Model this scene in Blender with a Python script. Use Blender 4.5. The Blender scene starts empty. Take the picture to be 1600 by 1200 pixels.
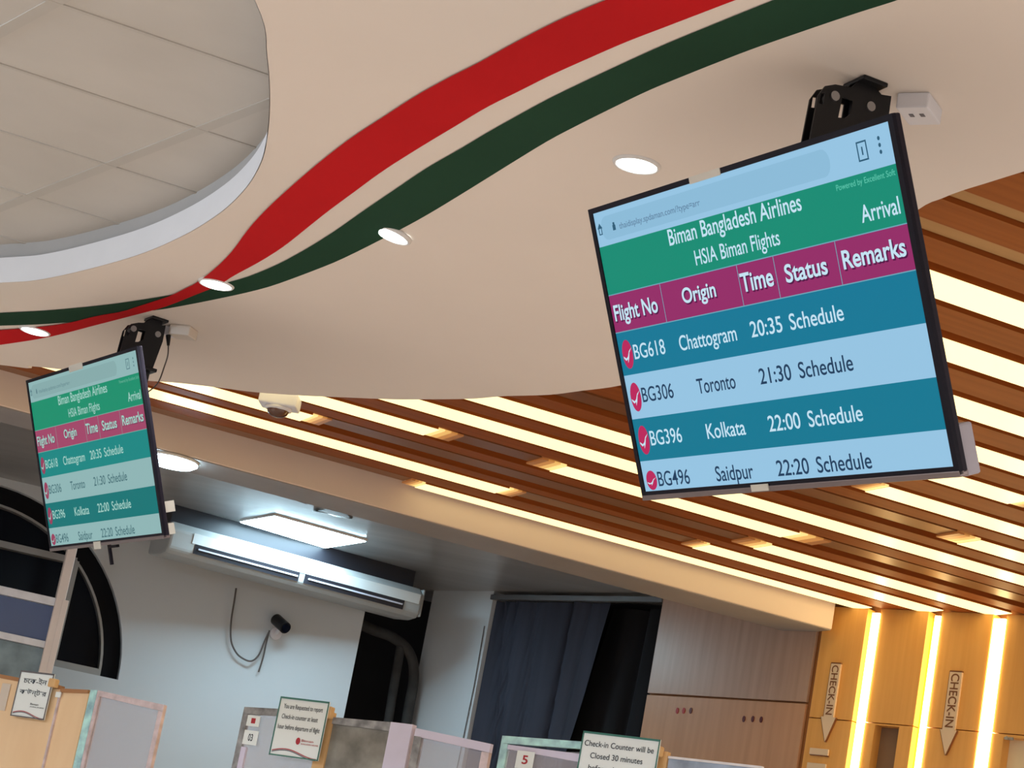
import bpy, bmesh, math, random
import numpy as np
from mathutils import Matrix, Vector

random.seed(7)
PI = math.pi
R = math.radians
scene = bpy.context.scene
col = scene.collection

# ------------------------------------------------------------------ camera
CZ = 1.55                                   # camera height above the floor
FPX = 3507.98                               # focal length in px of a 1600 px wide frame
PITCH, ROLL = R(14.209), R(10.750)
_f = np.array([0, math.cos(PITCH), math.sin(PITCH)])
_r0 = np.array([1.0, 0, 0]); _u0 = np.cross(_r0, _f)
_r = math.cos(ROLL) * _r0 + math.sin(ROLL) * _u0
_u = -math.sin(ROLL) * _r0 + math.cos(ROLL) * _u0
cam_data = bpy.data.cameras.new('camera')
cam = bpy.data.objects.new('camera', cam_data); col.objects.link(cam)
cam_data.sensor_fit = 'HORIZONTAL'; cam_data.sensor_width = 36.0
cam_data.lens = FPX / 1600 * 36.0
cam_data.clip_start = 0.05; cam_data.clip_end = 200
cam.matrix_world = Matrix(((_r[0], _u[0], -_f[0], 0), (_r[1], _u[1], -_f[1], 0), (_r[2], _u[2], -_f[2], CZ), (0, 0, 0, 1)))
scene.camera = cam

# ------------------------------------------------------------------ world, lights, exposure
scene.view_settings.view_transform = 'Standard'
scene.view_settings.look = 'None'
scene.view_settings.gamma = 1.0
scene.view_settings.use_curve_mapping = False
scene.view_settings.exposure = 0.0
scene.cycles.use_denoising = True
scene.cycles.max_bounces = 8
scene.cycles.sample_clamp_indirect = 4.0

world = bpy.data.worlds.new('world'); scene.world = world
world.use_nodes = True
WB = world.node_tree.nodes['Background']
WB.inputs['Color'].default_value = (0.95, 0.97, 1.0, 1)
WB.inputs['Strength'].default_value = 0.28

def area_light(name, loc, size, power, color, rot=(0, 0, 0)):
    l = bpy.data.lights.new(name, 'AREA'); l.shape = 'RECTANGLE'
    l.size, l.size_y = size; l.energy = power; l.color = color
    o = bpy.data.objects.new(name, l); col.objects.link(o)
    o.location = loc; o.rotation_euler = rot
    return o
# added unseen area lights around the viewer: floor bounce lights the ceiling evenly
for k, (x, y) in enumerate(((-2.5, -1.0), (1.5, -1.0), (4.2, 2.2), (-2.5, -4.0), (1.5, -4.0), (5.0, 5.0), (-5.5, 2.5), (-5.5, 6.0))):
    area_light('hall_fill', (x, y, 3.10), (1.2, 0.6), 104, (1.0, 0.94, 0.87))

# added unseen cool point light, brightens the oval recess wall from the left
rl_ = bpy.data.lights.new('recess_lamp', 'POINT'); rl_.energy = 52; rl_.color = (0.72, 0.86, 1.0); rl_.shadow_soft_size = 0.10
ro_ = bpy.data.objects.new('recess_lamp', rl_); col.objects.link(ro_); ro_.location = (-2.6, 4.3, 3.18)

# ------------------------------------------------------------------ pixel -> point helpers (points on real planes)
def ray(x, y):
    return _f + _r * ((x - 800) / FPX) - _u * ((y - 600) / FPX)
CAM = np.array([0, 0, CZ])
def at_z(x, y, z):
    r = ray(x, y); return CAM + r * ((z - CZ) / r[2])
class Plane:
    """vertical plane through p0 (xy) running along azimuth az; n faces the viewer"""
    def __init__(s, p0, az, off=0.0):
        s.d = np.array([math.sin(az), math.cos(az), 0]); s.n = np.array([math.cos(az), -math.sin(az), 0])
        s.p0 = np.array([p0[0], p0[1], 0]) + s.n * 0
        if s.n @ (CAM - s.p0) < 0: s.n = -s.n
        s.p0 = s.p0 + s.n * off
    def hit(s, x, y):
        r = ray(x, y); k = ((s.p0 - CAM) @ s.n) / (r @ s.n); return CAM + r * k
    def uz(s, x, y):
        h = s.hit(x, y); return ((h - s.p0) @ s.d, h[2])
    def shifted(s, off):
        q = Plane.__new__(Plane); q.d, q.n = s.d, s.n; q.p0 = s.p0 + s.n * off; return q
    def frame(s, u, z, off=0.0):
        """matrix: x along the wall (to the right), y up, z towards the viewer"""
        o = s.p0 + s.d * u + np.array([0, 0, z]) + s.n * off
        up = np.array([0, 0, 1.0]); x = s.d
        if np.cross(x, up) @ s.n < 0: x = -x
        return Matrix(((x[0], 0, s.n[0], o[0]), (x[1], 0, s.n[1], o[1]), (0, 1, 0, o[2]), (0, 0, 0, 1)))

# ------------------------------------------------------------------ materials
def lin(c):
    return tuple((v / 12.92 if v <= 0.04045 else ((v + 0.055) / 1.055) ** 2.4) for v in c)
def rgb(r, g, b):
    return lin((r / 255, g / 255, b / 255)) + (1,)
def setp(b, **k):
    for n, v in k.items():
        n = n.replace('_', ' ')
        if n in b.inputs: b.inputs[n].default_value = v
def mat(name, color, rough=0.6, metal=0.0, var=0.06, scale=6.0, bump=0.0, spec=0.4, stretch=None):
    m = bpy.data.materials.new(name); m.use_nodes = True
    nt = m.node_tree; b = nt.nodes['Principled BSDF']
    c = tuple(color[:3]) + (1,)
    setp(b, Roughness=rough, Metallic=metal, Specular_IOR_Level=spec)
    tc = nt.nodes.new('ShaderNodeTexCoord'); mp = nt.nodes.new('ShaderNodeMapping')
    if stretch: mp.inputs['Scale'].default_value = stretch
    nz = nt.nodes.new('ShaderNodeTexNoise'); nz.inputs['Scale'].default_value = scale; nz.inputs['Detail'].default_value = 6
    nt.links.new(tc.outputs['Object'], mp.inputs['Vector']); nt.links.new(mp.outputs['Vector'], nz.inputs['Vector'])
    rp = nt.nodes.new('ShaderNodeValToRGB')
    rp.color_ramp.elements[0].position = 0.3; rp.color_ramp.elements[1].position = 0.7
    rp.color_ramp.elements[0].color = tuple(max(0, v * (1 - var)) for v in c[:3]) + (1,)
    rp.color_ramp.elements[1].color = tuple(min(1, v * (1 + var)) for v in c[:3]) + (1,)
    nt.links.new(nz.outputs['Fac'], rp.inputs['Fac']); nt.links.new(rp.outputs['Color'], b.inputs['Base Color'])
    if bump:
        bp = nt.nodes.new('ShaderNodeBump'); bp.inputs['Strength'].default_value = bump; bp.inputs['Distance'].default_value = 0.02
        nt.links.new(nz.outputs['Fac'], bp.inputs['Height']); nt.links.new(bp.outputs['Normal'], b.inputs['Normal'])
    return m
def wood(name, c1, c2, stretch, rough=0.45, spec=0.4, scale=4.0):
    m = mat(name, c1, rough=rough, spec=spec, scale=scale, stretch=stretch)
    rp = next(n for n in m.node_tree.nodes if n.type == 'VALTORGB')
    rp.color_ramp.elements[0].color = tuple(c1[:3]) + (1,); rp.color_ramp.elements[1].color = tuple(c2[:3]) + (1,)
    return m
def glow(name, color, strength, base=(0.02, 0.02, 0.02), rough=0.3, spec=0.2):
    m = bpy.data.materials.new(name); m.use_nodes = True
    b = m.node_tree.nodes['Principled BSDF']
    setp(b, Base_Color=tuple(base) + (1,), Roughness=rough, Specular_IOR_Level=spec, Emission_Color=tuple(color[:3]) + (1,), Emission_Strength=strength)
    return m
def glass(name, color, alpha_mix=0.25, rough=0.05):
    m = bpy.data.materials.new(name); m.use_nodes = True
    nt = m.node_tree; b = nt.nodes['Principled BSDF']
    setp(b, Base_Color=tuple(color[:3]) + (1,), Roughness=rough, Specular_IOR_Level=0.6)
    tr = nt.nodes.new('ShaderNodeBsdfTransparent'); mx = nt.nodes.new('ShaderNodeMixShader')
    mx.inputs['Fac'].default_value = alpha_mix
    out = nt.nodes['Material Output']
    nt.links.new(tr.outputs[0], mx.inputs[1]); nt.links.new(b.outputs[0], mx.inputs[2]); nt.links.new(mx.outputs[0], out.inputs['Surface'])
    return m

M = {}
M['ceil'] = mat('ceiling_paint', (0.82, 0.74, 0.675), 0.85, var=0.02, scale=1.5, spec=0.1)
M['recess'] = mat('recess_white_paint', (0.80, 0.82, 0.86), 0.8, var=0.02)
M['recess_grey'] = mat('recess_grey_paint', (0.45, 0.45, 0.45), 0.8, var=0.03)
M['tile'] = mat('ceiling_tile', (0.56, 0.53, 0.49), 0.85, var=0.05, scale=3)
M['tbar'] = mat('ceiling_grid', (0.50, 0.47, 0.43), 0.6, var=0.03)
M['red'] = mat('red_paint', (0.56, 0.014, 0.018), 0.8, var=0.05, scale=2, spec=0.06)
M['green'] = mat('green_paint', (0.020, 0.062, 0.036), 0.8, var=0.08, scale=2, spec=0.06)
M['slat'] = wood('slat_wood', (0.25, 0.062, 0.010), (0.32, 0.085, 0.016), (0.25, 9, 9), 0.5, 0.12)
M['lip'] = wood('light_wood_strip', (0.36, 0.17, 0.062), (0.42, 0.20, 0.078), (0.25, 9, 9), 0.5)
M['darkled'] = wood('unlit_diffuser', (0.19, 0.068, 0.022), (0.24, 0.09, 0.03), (0.25, 5, 5), 0.35)
M['tan_led'] = wood('unlit_tan_diffuser', (0.42, 0.24, 0.10), (0.50, 0.29, 0.125), (0.25, 5, 5), 0.5, 0.1)
M['led'] = glow('warm_led', (1.0, 0.82, 0.39), 1.4, (0.8, 0.7, 0.5))
M['led_wall'] = glow('warm_wall_led', (1.0, 0.76, 0.34), 8.0, (0.8, 0.7, 0.5))
M['led_f0'] = glow('led_fade_a', (1.0, 0.72, 0.26), 1.0, (0.4, 0.25, 0.12))  # emission steps that paint the glow dying off at run ends
M['led_f1'] = glow('led_fade_b', (1.0, 0.58, 0.16), 0.72, (0.34, 0.18, 0.08))
M['led_f2'] = glow('led_fade_c', (1.0, 0.42, 0.10), 0.42, (0.28, 0.13, 0.05))
M['led_f3'] = glow('led_fade_d', (1.0, 0.34, 0.09), 0.20, (0.22, 0.09, 0.03))
M['beam'] = mat('cream_beam_paint', (0.76, 0.63, 0.55), 0.6, var=0.03, scale=2, spec=0.2)
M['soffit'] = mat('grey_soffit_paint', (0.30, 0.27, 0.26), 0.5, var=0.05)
M['greyceil'] = mat('glossy_grey_ceiling_panel', (0.36, 0.35, 0.35), 0.30, metal=0.25, var=0.18, scale=2.2, bump=0.12, stretch=(0.5, 3.0, 1))
M['wall'] = mat('pale_wall_paint', (0.60, 0.63, 0.66), 0.8, var=0.03, scale=1.2)
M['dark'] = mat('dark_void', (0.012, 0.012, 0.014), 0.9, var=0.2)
M['night'] = mat('night_glass', (0.004, 0.005, 0.010), 0.25, var=0.1, spec=0.08)
M['frame_dark'] = mat('dark_window_frame', (0.006, 0.006, 0.008), 0.6, spec=0.1)
M['frame_grey'] = mat('grey_aluminium', (0.35, 0.34, 0.33), 0.4, metal=0.3)
M['black'] = mat('black_metal', (0.012, 0.012, 0.014), 0.4, metal=0.3, var=0.1)
M['bezel'] = mat('black_plastic', (0.008, 0.007, 0.014), 0.5, var=0.1, spec=0.12)
M['tvside'] = mat('tv_edge_grey', (0.016, 0.013, 0.022), 0.5, spec=0.15)
M['silver'] = mat('bronze_trim', (0.20, 0.16, 0.16), 0.35, metal=0.4)
M['screw'] = mat('screw_steel', (0.35, 0.35, 0.36), 0.35, metal=0.8)
M['sticker'] = mat('cream_sticker', (0.60, 0.58, 0.52), 0.6)
M['box_white'] = mat('white_plastic', (0.78, 0.78, 0.84), 0.5, var=0.02)
M['box_beige'] = mat('beige_plastic', (0.70, 0.63, 0.56), 0.5, var=0.02)
M['box_grey'] = mat('lilac_grey_plastic', (0.36, 0.34, 0.40), 0.5)
M['rim'] = mat('downlight_rim', (0.75, 0.74, 0.74), 0.4, var=0.02)
M['lamp'] = glow('cool_lamp', (0.93, 1.0, 0.98), 6.0, (0.9, 0.9, 0.9))
M['panel_lamp'] = glow('cool_panel_lamp', (0.58, 0.86, 1.0), 35.0, (0.9, 0.9, 0.9))
M['ac'] = mat('ac_white_plastic', (0.72, 0.75, 0.76), 0.45, var=0.02)
M['ac_grey'] = mat('ac_grey_plastic', (0.42, 0.43, 0.43), 0.5, var=0.03)
M['louver_dark'] = mat('ac_louver_dark', (0.015, 0.015, 0.022), 0.4)
M['louver_light'] = mat('ac_vane_silver', (0.60, 0.60, 0.70), 0.35)
M['cable'] = mat('grey_cable', (0.10, 0.085, 0.08), 0.6)
M['pipe'] = mat('pipe_insulation', (0.045, 0.043, 0.042), 0.8, var=0.3, scale=10, bump=0.2)
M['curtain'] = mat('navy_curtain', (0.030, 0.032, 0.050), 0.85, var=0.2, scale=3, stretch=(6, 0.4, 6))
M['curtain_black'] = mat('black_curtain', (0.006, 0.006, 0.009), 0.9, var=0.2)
M['rail'] = mat('curtain_rail_grey', (0.16, 0.16, 0.17), 0.4, metal=0.4)
M['panelwood'] = wood('oak_panel', (0.42, 0.27, 0.20), (0.50, 0.325, 0.245), (9, 0.35, 9), 0.32, 0.5)  # same oak as below; cool sheen on it put into the colour
M['oak_low'] = wood('oak_panel_warm_lit', (0.50, 0.27, 0.15), (0.58, 0.32, 0.185), (9, 0.35, 9), 0.35)  # same oak; warmer light on the lower panel put into the colour
M['oak2'] = wood('oak_panel_strip_lit', (0.74, 0.36, 0.085), (0.82, 0.43, 0.115), (9, 0.35, 9), 0.4)  # same oak; glow of the wall strips put into a brighter colour
M['groove'] = wood('groove_wood', (0.30, 0.12, 0.04), (0.36, 0.15, 0.05), (9, 0.4, 9), 0.5)
M['arrow'] = mat('cream_sign_board', (0.78, 0.60, 0.42), 0.5, var=0.03)
M['brown_edge'] = mat('brown_edge', (0.20, 0.07, 0.02), 0.5)
M['niche'] = mat('niche_brown', (0.24, 0.15, 0.09), 0.6)
M['niche_cream'] = mat('niche_cream', (0.85, 0.72, 0.48), 0.6)
M['hole'] = mat('dark_red_plastic', (0.10, 0.008, 0.008), 0.4)
M['hole_red'] = mat('red_plastic', (0.40, 0.02, 0.02), 0.4)
M['tan'] = wood('tan_board', (0.84, 0.60, 0.37), (0.90, 0.67, 0.43), (3, 0.6, 3), 0.5)
M['tan_edge'] = mat('tan_edge', (0.40, 0.20, 0.09), 0.5)
M['tan_block'] = mat('tan_wood_block', (0.72, 0.46, 0.22), 0.5)
M['pinkframe'] = mat('pinkish_aluminium_tape', (0.66, 0.56, 0.60), 0.35, metal=0.2, var=0.2, scale=25)
M['lilac'] = mat('lilac_film_tape', (0.68, 0.66, 0.86), 0.35, var=0.06)
M['cyan'] = mat('pale_blue_film_edge', (0.42, 0.74, 0.92), 0.3, var=0.4, scale=20)
M['mottle'] = mat('mottled_grey_tape', (0.26, 0.27, 0.29), 0.4, var=0.6, scale=22)
M['grey_pane'] = mat('mottled_grey_pane', (0.26, 0.26, 0.24), 0.5, var=0.45, scale=9)  # opaque grey pane with strong random mottling
M['pane'] = glass('clear_sheet', (0.62, 0.63, 0.74), 0.35)
M['bluepane'] = glass('blue_tinted_glass', (0.12, 0.18, 0.36), 0.75)
M['bluegrey'] = mat('blue_grey_pane', (0.34, 0.42, 0.55), 0.2, var=0.3, scale=12)
M['cream_post'] = mat('cream_post_paint', (0.80, 0.70, 0.66), 0.5, var=0.03)
M['white_rail'] = mat('white_rail_paint', (0.78, 0.78, 0.84), 0.45, var=0.08, scale=20)
M['paper'] = mat('white_sign_paper', (0.86, 0.95, 0.99), 0.5, var=0.01)
M['sign_green'] = mat('sign_green_trim', (0.05, 0.20, 0.17), 0.5)
M['ink'] = mat('dark_ink', (0.02, 0.035, 0.06), 0.6)
M['ink_red'] = mat('red_ink', (0.45, 0.03, 0.05), 0.6)
M['ink_grey'] = mat('grey_ink', (0.14, 0.14, 0.16), 0.6)
M['floor'] = mat('floor_tile', (0.60, 0.55, 0.51), 0.35, var=0.08, scale=1.0)
M['foil'] = mat('loose_silver_film', (0.62, 0.64, 0.66), 0.22, metal=0.6, var=0.1)
M['dome'] = mat('smoked_dome', (0.10, 0.035, 0.015), 0.12, spec=0.8)

# ------------------------------------------------------------------ mesh builder
CAPH = 0.66
class MB:
    def __init__(s): s.v = []; s.f = []
    def add(s, vs, fs):
        b = len(s.v); s.v += [tuple(map(float, v)) for v in vs]; s.f += [tuple(i + b for i in f) for f in fs]; return s
    def box(s, x0, x1, y0, y1, z0, z1):
        return s.add([(x0, y0, z0), (x1, y0, z0), (x1, y1, z0), (x0, y1, z0), (x0, y0, z1), (x1, y0, z1), (x1, y1, z1), (x0, y1, z1)],
                     [(3, 2, 1, 0), (4, 5, 6, 7), (0, 1, 5, 4), (1, 2, 6, 5), (2, 3, 7, 6), (3, 0, 4, 7)])
    def prism(s, pts, z0, z1):
        """convex or simple polygon (x,y) extruded z0..z1"""
        n = len(pts); a = sum(pts[i][0] * pts[(i + 1) % n][1] - pts[(i + 1) % n][0] * pts[i][1] for i in range(n))
        if a < 0: pts = pts[::-1]
        return s.add([(p[0], p[1], z0) for p in pts] + [(p[0], p[1], z1) for p in pts],
                     [tuple(range(n))[::-1], tuple(range(n, 2 * n))] + [(i, (i + 1) % n, n + (i + 1) % n, n + i) for i in range(n)])
    def extrude_x(s, prof, x0, x1):
        """profile in (z, y) extruded along x"""
        n = len(prof)
        return s.add([(x0, p[1], p[0]) for p in prof] + [(x1, p[1], p[0]) for p in prof],
                     [tuple(range(n)), tuple(range(n, 2 * n))[::-1]] + [(i, n + i, n + (i + 1) % n, (i + 1) % n) for i in range(n)])
    def poly(s, outer, holes, z0, z1):
        cu = bpy.data.curves.new('tmp', 'CURVE'); cu.dimensions = '2D'; cu.fill_mode = 'BOTH'; cu.extrude = abs(z1 - z0) / 2
        for ring in [outer] + holes:
            sp = cu.splines.new('POLY'); sp.points.add(len(ring) - 1); sp.use_cyclic_u = True
            for p, q in zip(sp.points, ring): p.co = (q[0], q[1], 0, 1)
        return s._curve(cu, lambda p: (p[0], p[1], p[2] + (z0 + z1) / 2))
    def _curve(s, cu, fn):
        o = bpy.data.objects.new('tmp', cu); col.objects.link(o)
        dg = bpy.context.evaluated_depsgraph_get(); dg.update()
        me = o.evaluated_get(dg).to_mesh()
        s.add([fn(v.co) for v in me.vertices], [tuple(p.vertices) for p in me.polygons])
        bpy.data.objects.remove(o); bpy.data.curves.remove(cu)
        return s
    def text(s, body, x0, x1, y0, cap, z, bold=0.0, thick=0.0, xf=None):
        """text fitted into x0..x1 with baseline y0 and cap height cap"""
        cu = bpy.data.curves.new('tmp', 'FONT'); cu.body = body; cu.size = 1.0; cu.offset = bold; cu.extrude = 0.0
        cu.fill_mode = 'FRONT'
        o = bpy.data.objects.new('tmp', cu); col.objects.link(o)
        dg = bpy.context.evaluated_depsgraph_get(); dg.update()
        me = o.evaluated_get(dg).to_mesh()
        vs = [v.co.copy() for v in me.vertices]; fs = [tuple(p.vertices) for p in me.polygons]
        bpy.data.objects.remove(o); bpy.data.curves.remove(cu)
        if not vs: return s
        xa, xb = min(v.x for v in vs), max(v.x for v in vs)
        sx = (x1 - x0) / max(1e-6, xb - xa); sy = cap / CAPH
        out = [(x0 + (v.x - xa) * sx, y0 + v.y * sy, z) for v in vs]
        if xf: out = [xf(p) for p in out]
        return s.add(out, fs)
    def disc(s, cx, cy, rx, ry, z, n=28):
        return s.add([(cx + rx * math.cos(2 * PI * i / n), cy + ry * math.sin(2 * PI * i / n), z) for i in range(n)], [tuple(range(n))])
    def flat(s, pts, z):
        return s.add([(p[0], p[1], z) for p in pts], [tuple(range(len(pts)))])
    def lathe(s, prof, n=32, c=(0, 0, 0)):
        """profile of (r, z) spun about z"""
        k = len(prof); vs = []; fs = []
        for i in range(n):
            a = 2 * PI * i / n
            vs += [(c[0] + r * math.cos(a), c[1] + r * math.sin(a), c[2] + z) for r, z in prof]
        for i in range(n):
            j = (i + 1) % n
            fs += [(i * k + q, j * k + q, j * k + q + 1, i * k + q + 1) for q in range(k - 1)]
        return s.add(vs, fs)
    def tube(s, pts, r, n=10, cap=True):
        pts = [Vector(p) for p in pts]; rs = r if isinstance(r, (list, tuple)) else [r] * len(pts)
        vs = []; fs = []; prev = None
        for i, p in enumerate(pts):
            t = (pts[min(i + 1, len(pts) - 1)] - pts[max(i - 1, 0)]).normalized()
            if prev is None: a = t.orthogonal().normalized()
            else: a = (prev - t * prev.dot(t)).normalized()
            prev = a; b = t.cross(a)
            vs += [tuple(p + (a * math.cos(2 * PI * k / n) + b * math.sin(2 * PI * k / n)) * rs[i]) for k in range(n)]
        for i in range(len(pts) - 1):
            fs += [(i * n + k, i * n + (k + 1) % n, (i + 1) * n + (k + 1) % n, (i + 1) * n + k) for k in range(n)]
        if cap: fs += [tuple(range(n))[::-1], tuple(range((len(pts) - 1) * n, len(pts) * n))]
        return s.add(vs, fs)
    def build(s, name, m, parent=None, mtx=None, bevel=0.0, smooth=False, recalc=True):
        me = bpy.data.meshes.new(name); me.from_pydata(s.v, [], s.f)
        bm = bmesh.new(); bm.from_mesh(me)
        if recalc: bmesh.ops.recalc_face_normals(bm, faces=bm.faces)
        if smooth:
            for f in bm.faces: f.smooth = True
        bm.to_mesh(me); bm.free()
        me.materials.append(m)
        o = bpy.data.objects.new(name, me); col.objects.link(o)
        if parent is not None: o.parent = parent
        if mtx is not None: o.matrix_world = mtx
        if bevel:
            bv = o.modifiers.new('bevel', 'BEVEL'); bv.width = bevel; bv.segments = 2; bv.limit_method = 'ANGLE'; bv.angle_limit = R(40)
        return o

def smooth_curve(pts, n=8, closed=False):
    P = [np.array(p, float) for p in pts]; out = []
    m = len(P)
    rng = range(m) if closed else range(m - 1)
    for i in rng:
        if closed: p0, p1, p2, p3 = P[(i - 1) % m], P[i], P[(i + 1) % m], P[(i + 2) % m]
        else: p0, p1, p2, p3 = P[max(i - 1, 0)], P[i], P[i + 1], P[min(i + 2, m - 1)]
        for k in range(n):
            t = k / n
            out.append(0.5 * ((2 * p1) + (-p0 + p2) * t + (2 * p0 - 5 * p1 + 4 * p2 - p3) * t * t + (-p0 + 3 * p1 - 3 * p2 + p3) * t ** 3))
    if not closed: out.append(P[-1])
    return [tuple(p) for p in out]
def tag(o, label, cat, group=None):
    o['label'] = label; o['category'] = cat
    if group: o['group'] = group
    return o
def thing(name, label, cat, mtx, group=None):
    o = bpy.data.objects.new(name, None); col.objects.link(o); o.empty_display_size = 0.05
    o.matrix_world = mtx
    return tag(o, label, cat, group)
def structure(o):
    o['kind'] = 'structure'; return o
def T(p): return Matrix.Translation(Vector([float(v) for v in p]))

# ================================================================== SETTING
ZW = CZ + 1.611            # white ceiling
ZT = CZ + 1.7375           # tiles in the oval recess
HS = CZ + 1.75             # underside of the wood slats
HB = CZ + 1.80             # grey ceiling behind the beam
# floor
fl = MB().box(-14, 12, -14, 16, -0.1, 0).build('floor', M['floor']); structure(fl)

# ---- white ceiling with a curved edge and an oval opening
edge_px = [(0, 570), (45, 572), (95, 577), (160, 585), (232, 595), (275, 598), (345, 606), (400, 613), (472, 618), (540, 621), (614, 624), (664, 624), (739, 623), (787, 619),
           (857, 617), (906, 611), (971, 602), (1060, 578), (1150, 540), (1240, 490), (1330, 410), (1431, 330), (1472, 310), (1503, 298), (1540, 286.5), (1575, 275.5), (1610, 264.5), (1660, 248), (1740, 221)]
edge = [tuple(at_z(x, y, ZW)[:2]) for x, y in edge_px]
left_ext = [(-9.0, 7.9), (-6.0, 7.85), (-4.0, 7.75), (-2.8, 7.6)]
right_ext = [(1.55, 3.30), (2.1, 2.95), (3.0, 2.6), (5.0, 2.0), (7.0, 1.8)]
outer = smooth_curve(left_ext + edge + right_ext, 4) + [(7.0, -7.0), (-9.0, -7.0)]
lip_vis = [(-0.600, 3.879), (-0.593, 4.150), (-0.604, 4.422), (-0.628, 4.679), (-0.656, 4.847), (-0.705, 5.036), (-0.784, 5.256), (-0.906, 5.515), (-1.074, 5.799), (-1.338, 6.150), (-1.515, 6.317)]
lip_ext = [(-1.95, 6.64), (-2.45, 6.83), (-3.0, 6.85), (-3.5, 6.55), (-3.8, 5.95), (-3.85, 5.2), (-3.6, 4.3), (-3.1, 3.4), (-2.5, 2.75), (-1.9, 2.4), (-1.35, 2.42), (-0.95, 2.75), (-0.72, 3.25)]
lip = smooth_curve(lip_vis + lip_ext, 6, closed=True)
ceil = MB().poly(outer, [lip], ZW, ZW + 0.04).build('ceiling', M['ceil']); structure(ceil)
def ring_wall(loop, z0, z1):
    n = len(loop); mb = MB()
    mb.add([(p[0], p[1], z0) for p in loop] + [(p[0], p[1], z1) for p in loop], [(i, (i + 1) % n, n + (i + 1) % n, n + i) for i in range(n)])
    return mb
def grow(loop, d):
    n = len(loop); out = []
    for i in range(n):
        a, b = np.array(loop[i - 1]), np.array(loop[(i + 1) % n]); t = (b - a) / np.linalg.norm(b - a)
        out.append((loop[i][0] + t[1] * d, loop[i][1] - t[0] * d))
    return out
sgn = 1 if sum(lip[i][0] * lip[(i + 1) % len(lip)][1] - lip[(i + 1) % len(lip)][0] * lip[i][1] for i in range(len(lip))) > 0 else -1
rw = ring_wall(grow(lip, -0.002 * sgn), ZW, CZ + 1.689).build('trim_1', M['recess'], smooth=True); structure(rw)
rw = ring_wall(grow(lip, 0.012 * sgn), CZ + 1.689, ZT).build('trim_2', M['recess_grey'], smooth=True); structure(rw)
# tiles above the opening
SL = R(67); Sd = np.array([math.sin(SL), math.cos(SL)]); Nd = np.array([math.cos(SL), -math.sin(SL)])
hole = grow(lip, 0.06 * sgn)
tiles = MB().poly(hole, [], ZT, ZT + 0.02).build('ceiling_tiles', M['tile']); structure(tiles)
tb = MB()
def bar2d(mb, a, b, w, z0, z1):
    a, b = np.array(a, float), np.array(b, float); t = (b - a) / np.linalg.norm(b - a); nn = np.array([-t[1], t[0]]) * w / 2
    mb.prism([tuple(a + nn), tuple(b + nn), tuple(b - nn), tuple(a - nn)], z0, z1)
def clip(c, d):
    """part of the line c + k d inside the opening"""
    ks = []; n = len(hole); nn = np.array([-d[1], d[0]])
    for i in range(n):
        a, b = np.array(hole[i]) - c, np.array(hole[(i + 1) % n]) - c; fa, fb = a @ nn, b @ nn
        if fa * fb < 0: ks.append(((a + (b - a) * (fa / (fa - fb))) @ d))
    return (min(ks), max(ks)) if len(ks) > 1 else None
E2 = np.array([math.sin(R(146)), math.cos(R(146))]); E2n = np.array([-E2[1], E2[0]])
f_t = 1.7375 / 1.75
for k in range(-6, 9):
    c = Nd * (-4.98 + 0.478 * k) * f_t; q = clip(c, Sd)
    if q: bar2d(tb, c + Sd * q[0], c + Sd * q[1], 0.013, ZT - 0.003, ZT + 0.005)
for k in range(-9, 9):
    c = E2n * (2.13 + 0.562 * k) * f_t; q = clip(c, E2)
    if q: bar2d(tb, c + E2 * q[0], c + E2 * q[1], 0.030, ZT - 0.0025, ZT + 0.005)
tbo = tb.build('grid_bar', M['tbar'], tiles)

# ---- painted ribbons on the white ceiling
red_up = [(-30, 517), (0, 516), (60, 511), (105, 505), (150, 494), (190, 487), (212, 480), (240, 471), (267, 462), (287, 452), (310, 440), (340, 416), (364, 391), (382, 366), (402, 342), (428, 316), (460, 287), (500, 253), (548, 216), (600, 182), (648, 151), (700, 122), (744, 100), (800, 69), (860, 38), (906, 17), (947, 0), (1020, -30)]
red_lo = [(1230, -28), (1150, 0), (1100, 19), (1040, 42), (980, 65), (920, 91), (860, 118), (810, 143), (760, 168), (710, 198), (660, 228), (600, 266), (552, 301), (514, 329), (480, 356), (442, 386), (404, 410), (365, 431), (340, 447), (312, 458), (290, 467), (262, 478), (235, 486), (212, 492), (150, 508), (75, 527), (0, 539), (-30, 543)]
grn_up = [(-30, 491), (0, 489), (60, 486), (100, 483), (160, 477), (212, 470), (267, 461), (310, 452), (345, 444), (376, 436), (404, 426), (440, 410), (480, 388), (520, 363), (550, 342), (580, 321), (620, 294), (666, 263), (720, 232), (760, 208), (810, 180), (860, 153), (920, 124), (980, 96), (1040, 69), (1120, 36), (1209, 0), (1300, -36)]
grn_lo = [(1480, -28), (1403, 0), (1340, 20), (1260, 47), (1180, 75), (1120, 98), (1060, 122), (1010, 143), (950, 172), (900, 197), (860, 218), (820, 242), (770, 273), (720, 304), (660, 340), (600, 372), (540, 402), (500, 419), (430, 445), (386, 457), (340, 467), (300, 475), (250, 484), (212, 488), (170, 500), (140, 503), (105, 504), (60, 507), (0, 509), (-30, 510)]
def ribbon(up, lo, name, m, z):
    # strip between two edge curves: subdivide both, pair up
    def resample(c, n):
        c = np.array(smooth_curve(c, 6)); d = np.r_[0, np.cumsum(np.linalg.norm(np.diff(c, axis=0), axis=1))]
        t = np.linspace(0, d[-1], n); return np.c_[np.interp(t, d, c[:, 0]), np.interp(t, d, c[:, 1])]
    a = resample(up, 90); b = resample(lo[::-1], 90)
    vs = [at_z(x, y, z) for x, y in a] + [at_z(x, y, z) for x, y in b]; n = 90
    up2 = [(v[0], v[1], v[2] + 0.003) for v in vs]
    mb = MB(); mb.add(list(map(tuple, vs)), [(i, i + 1, n + i + 1, n + i) for i in range(n - 1)])
    o = mb.build(name, m, ceil); return o
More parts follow.
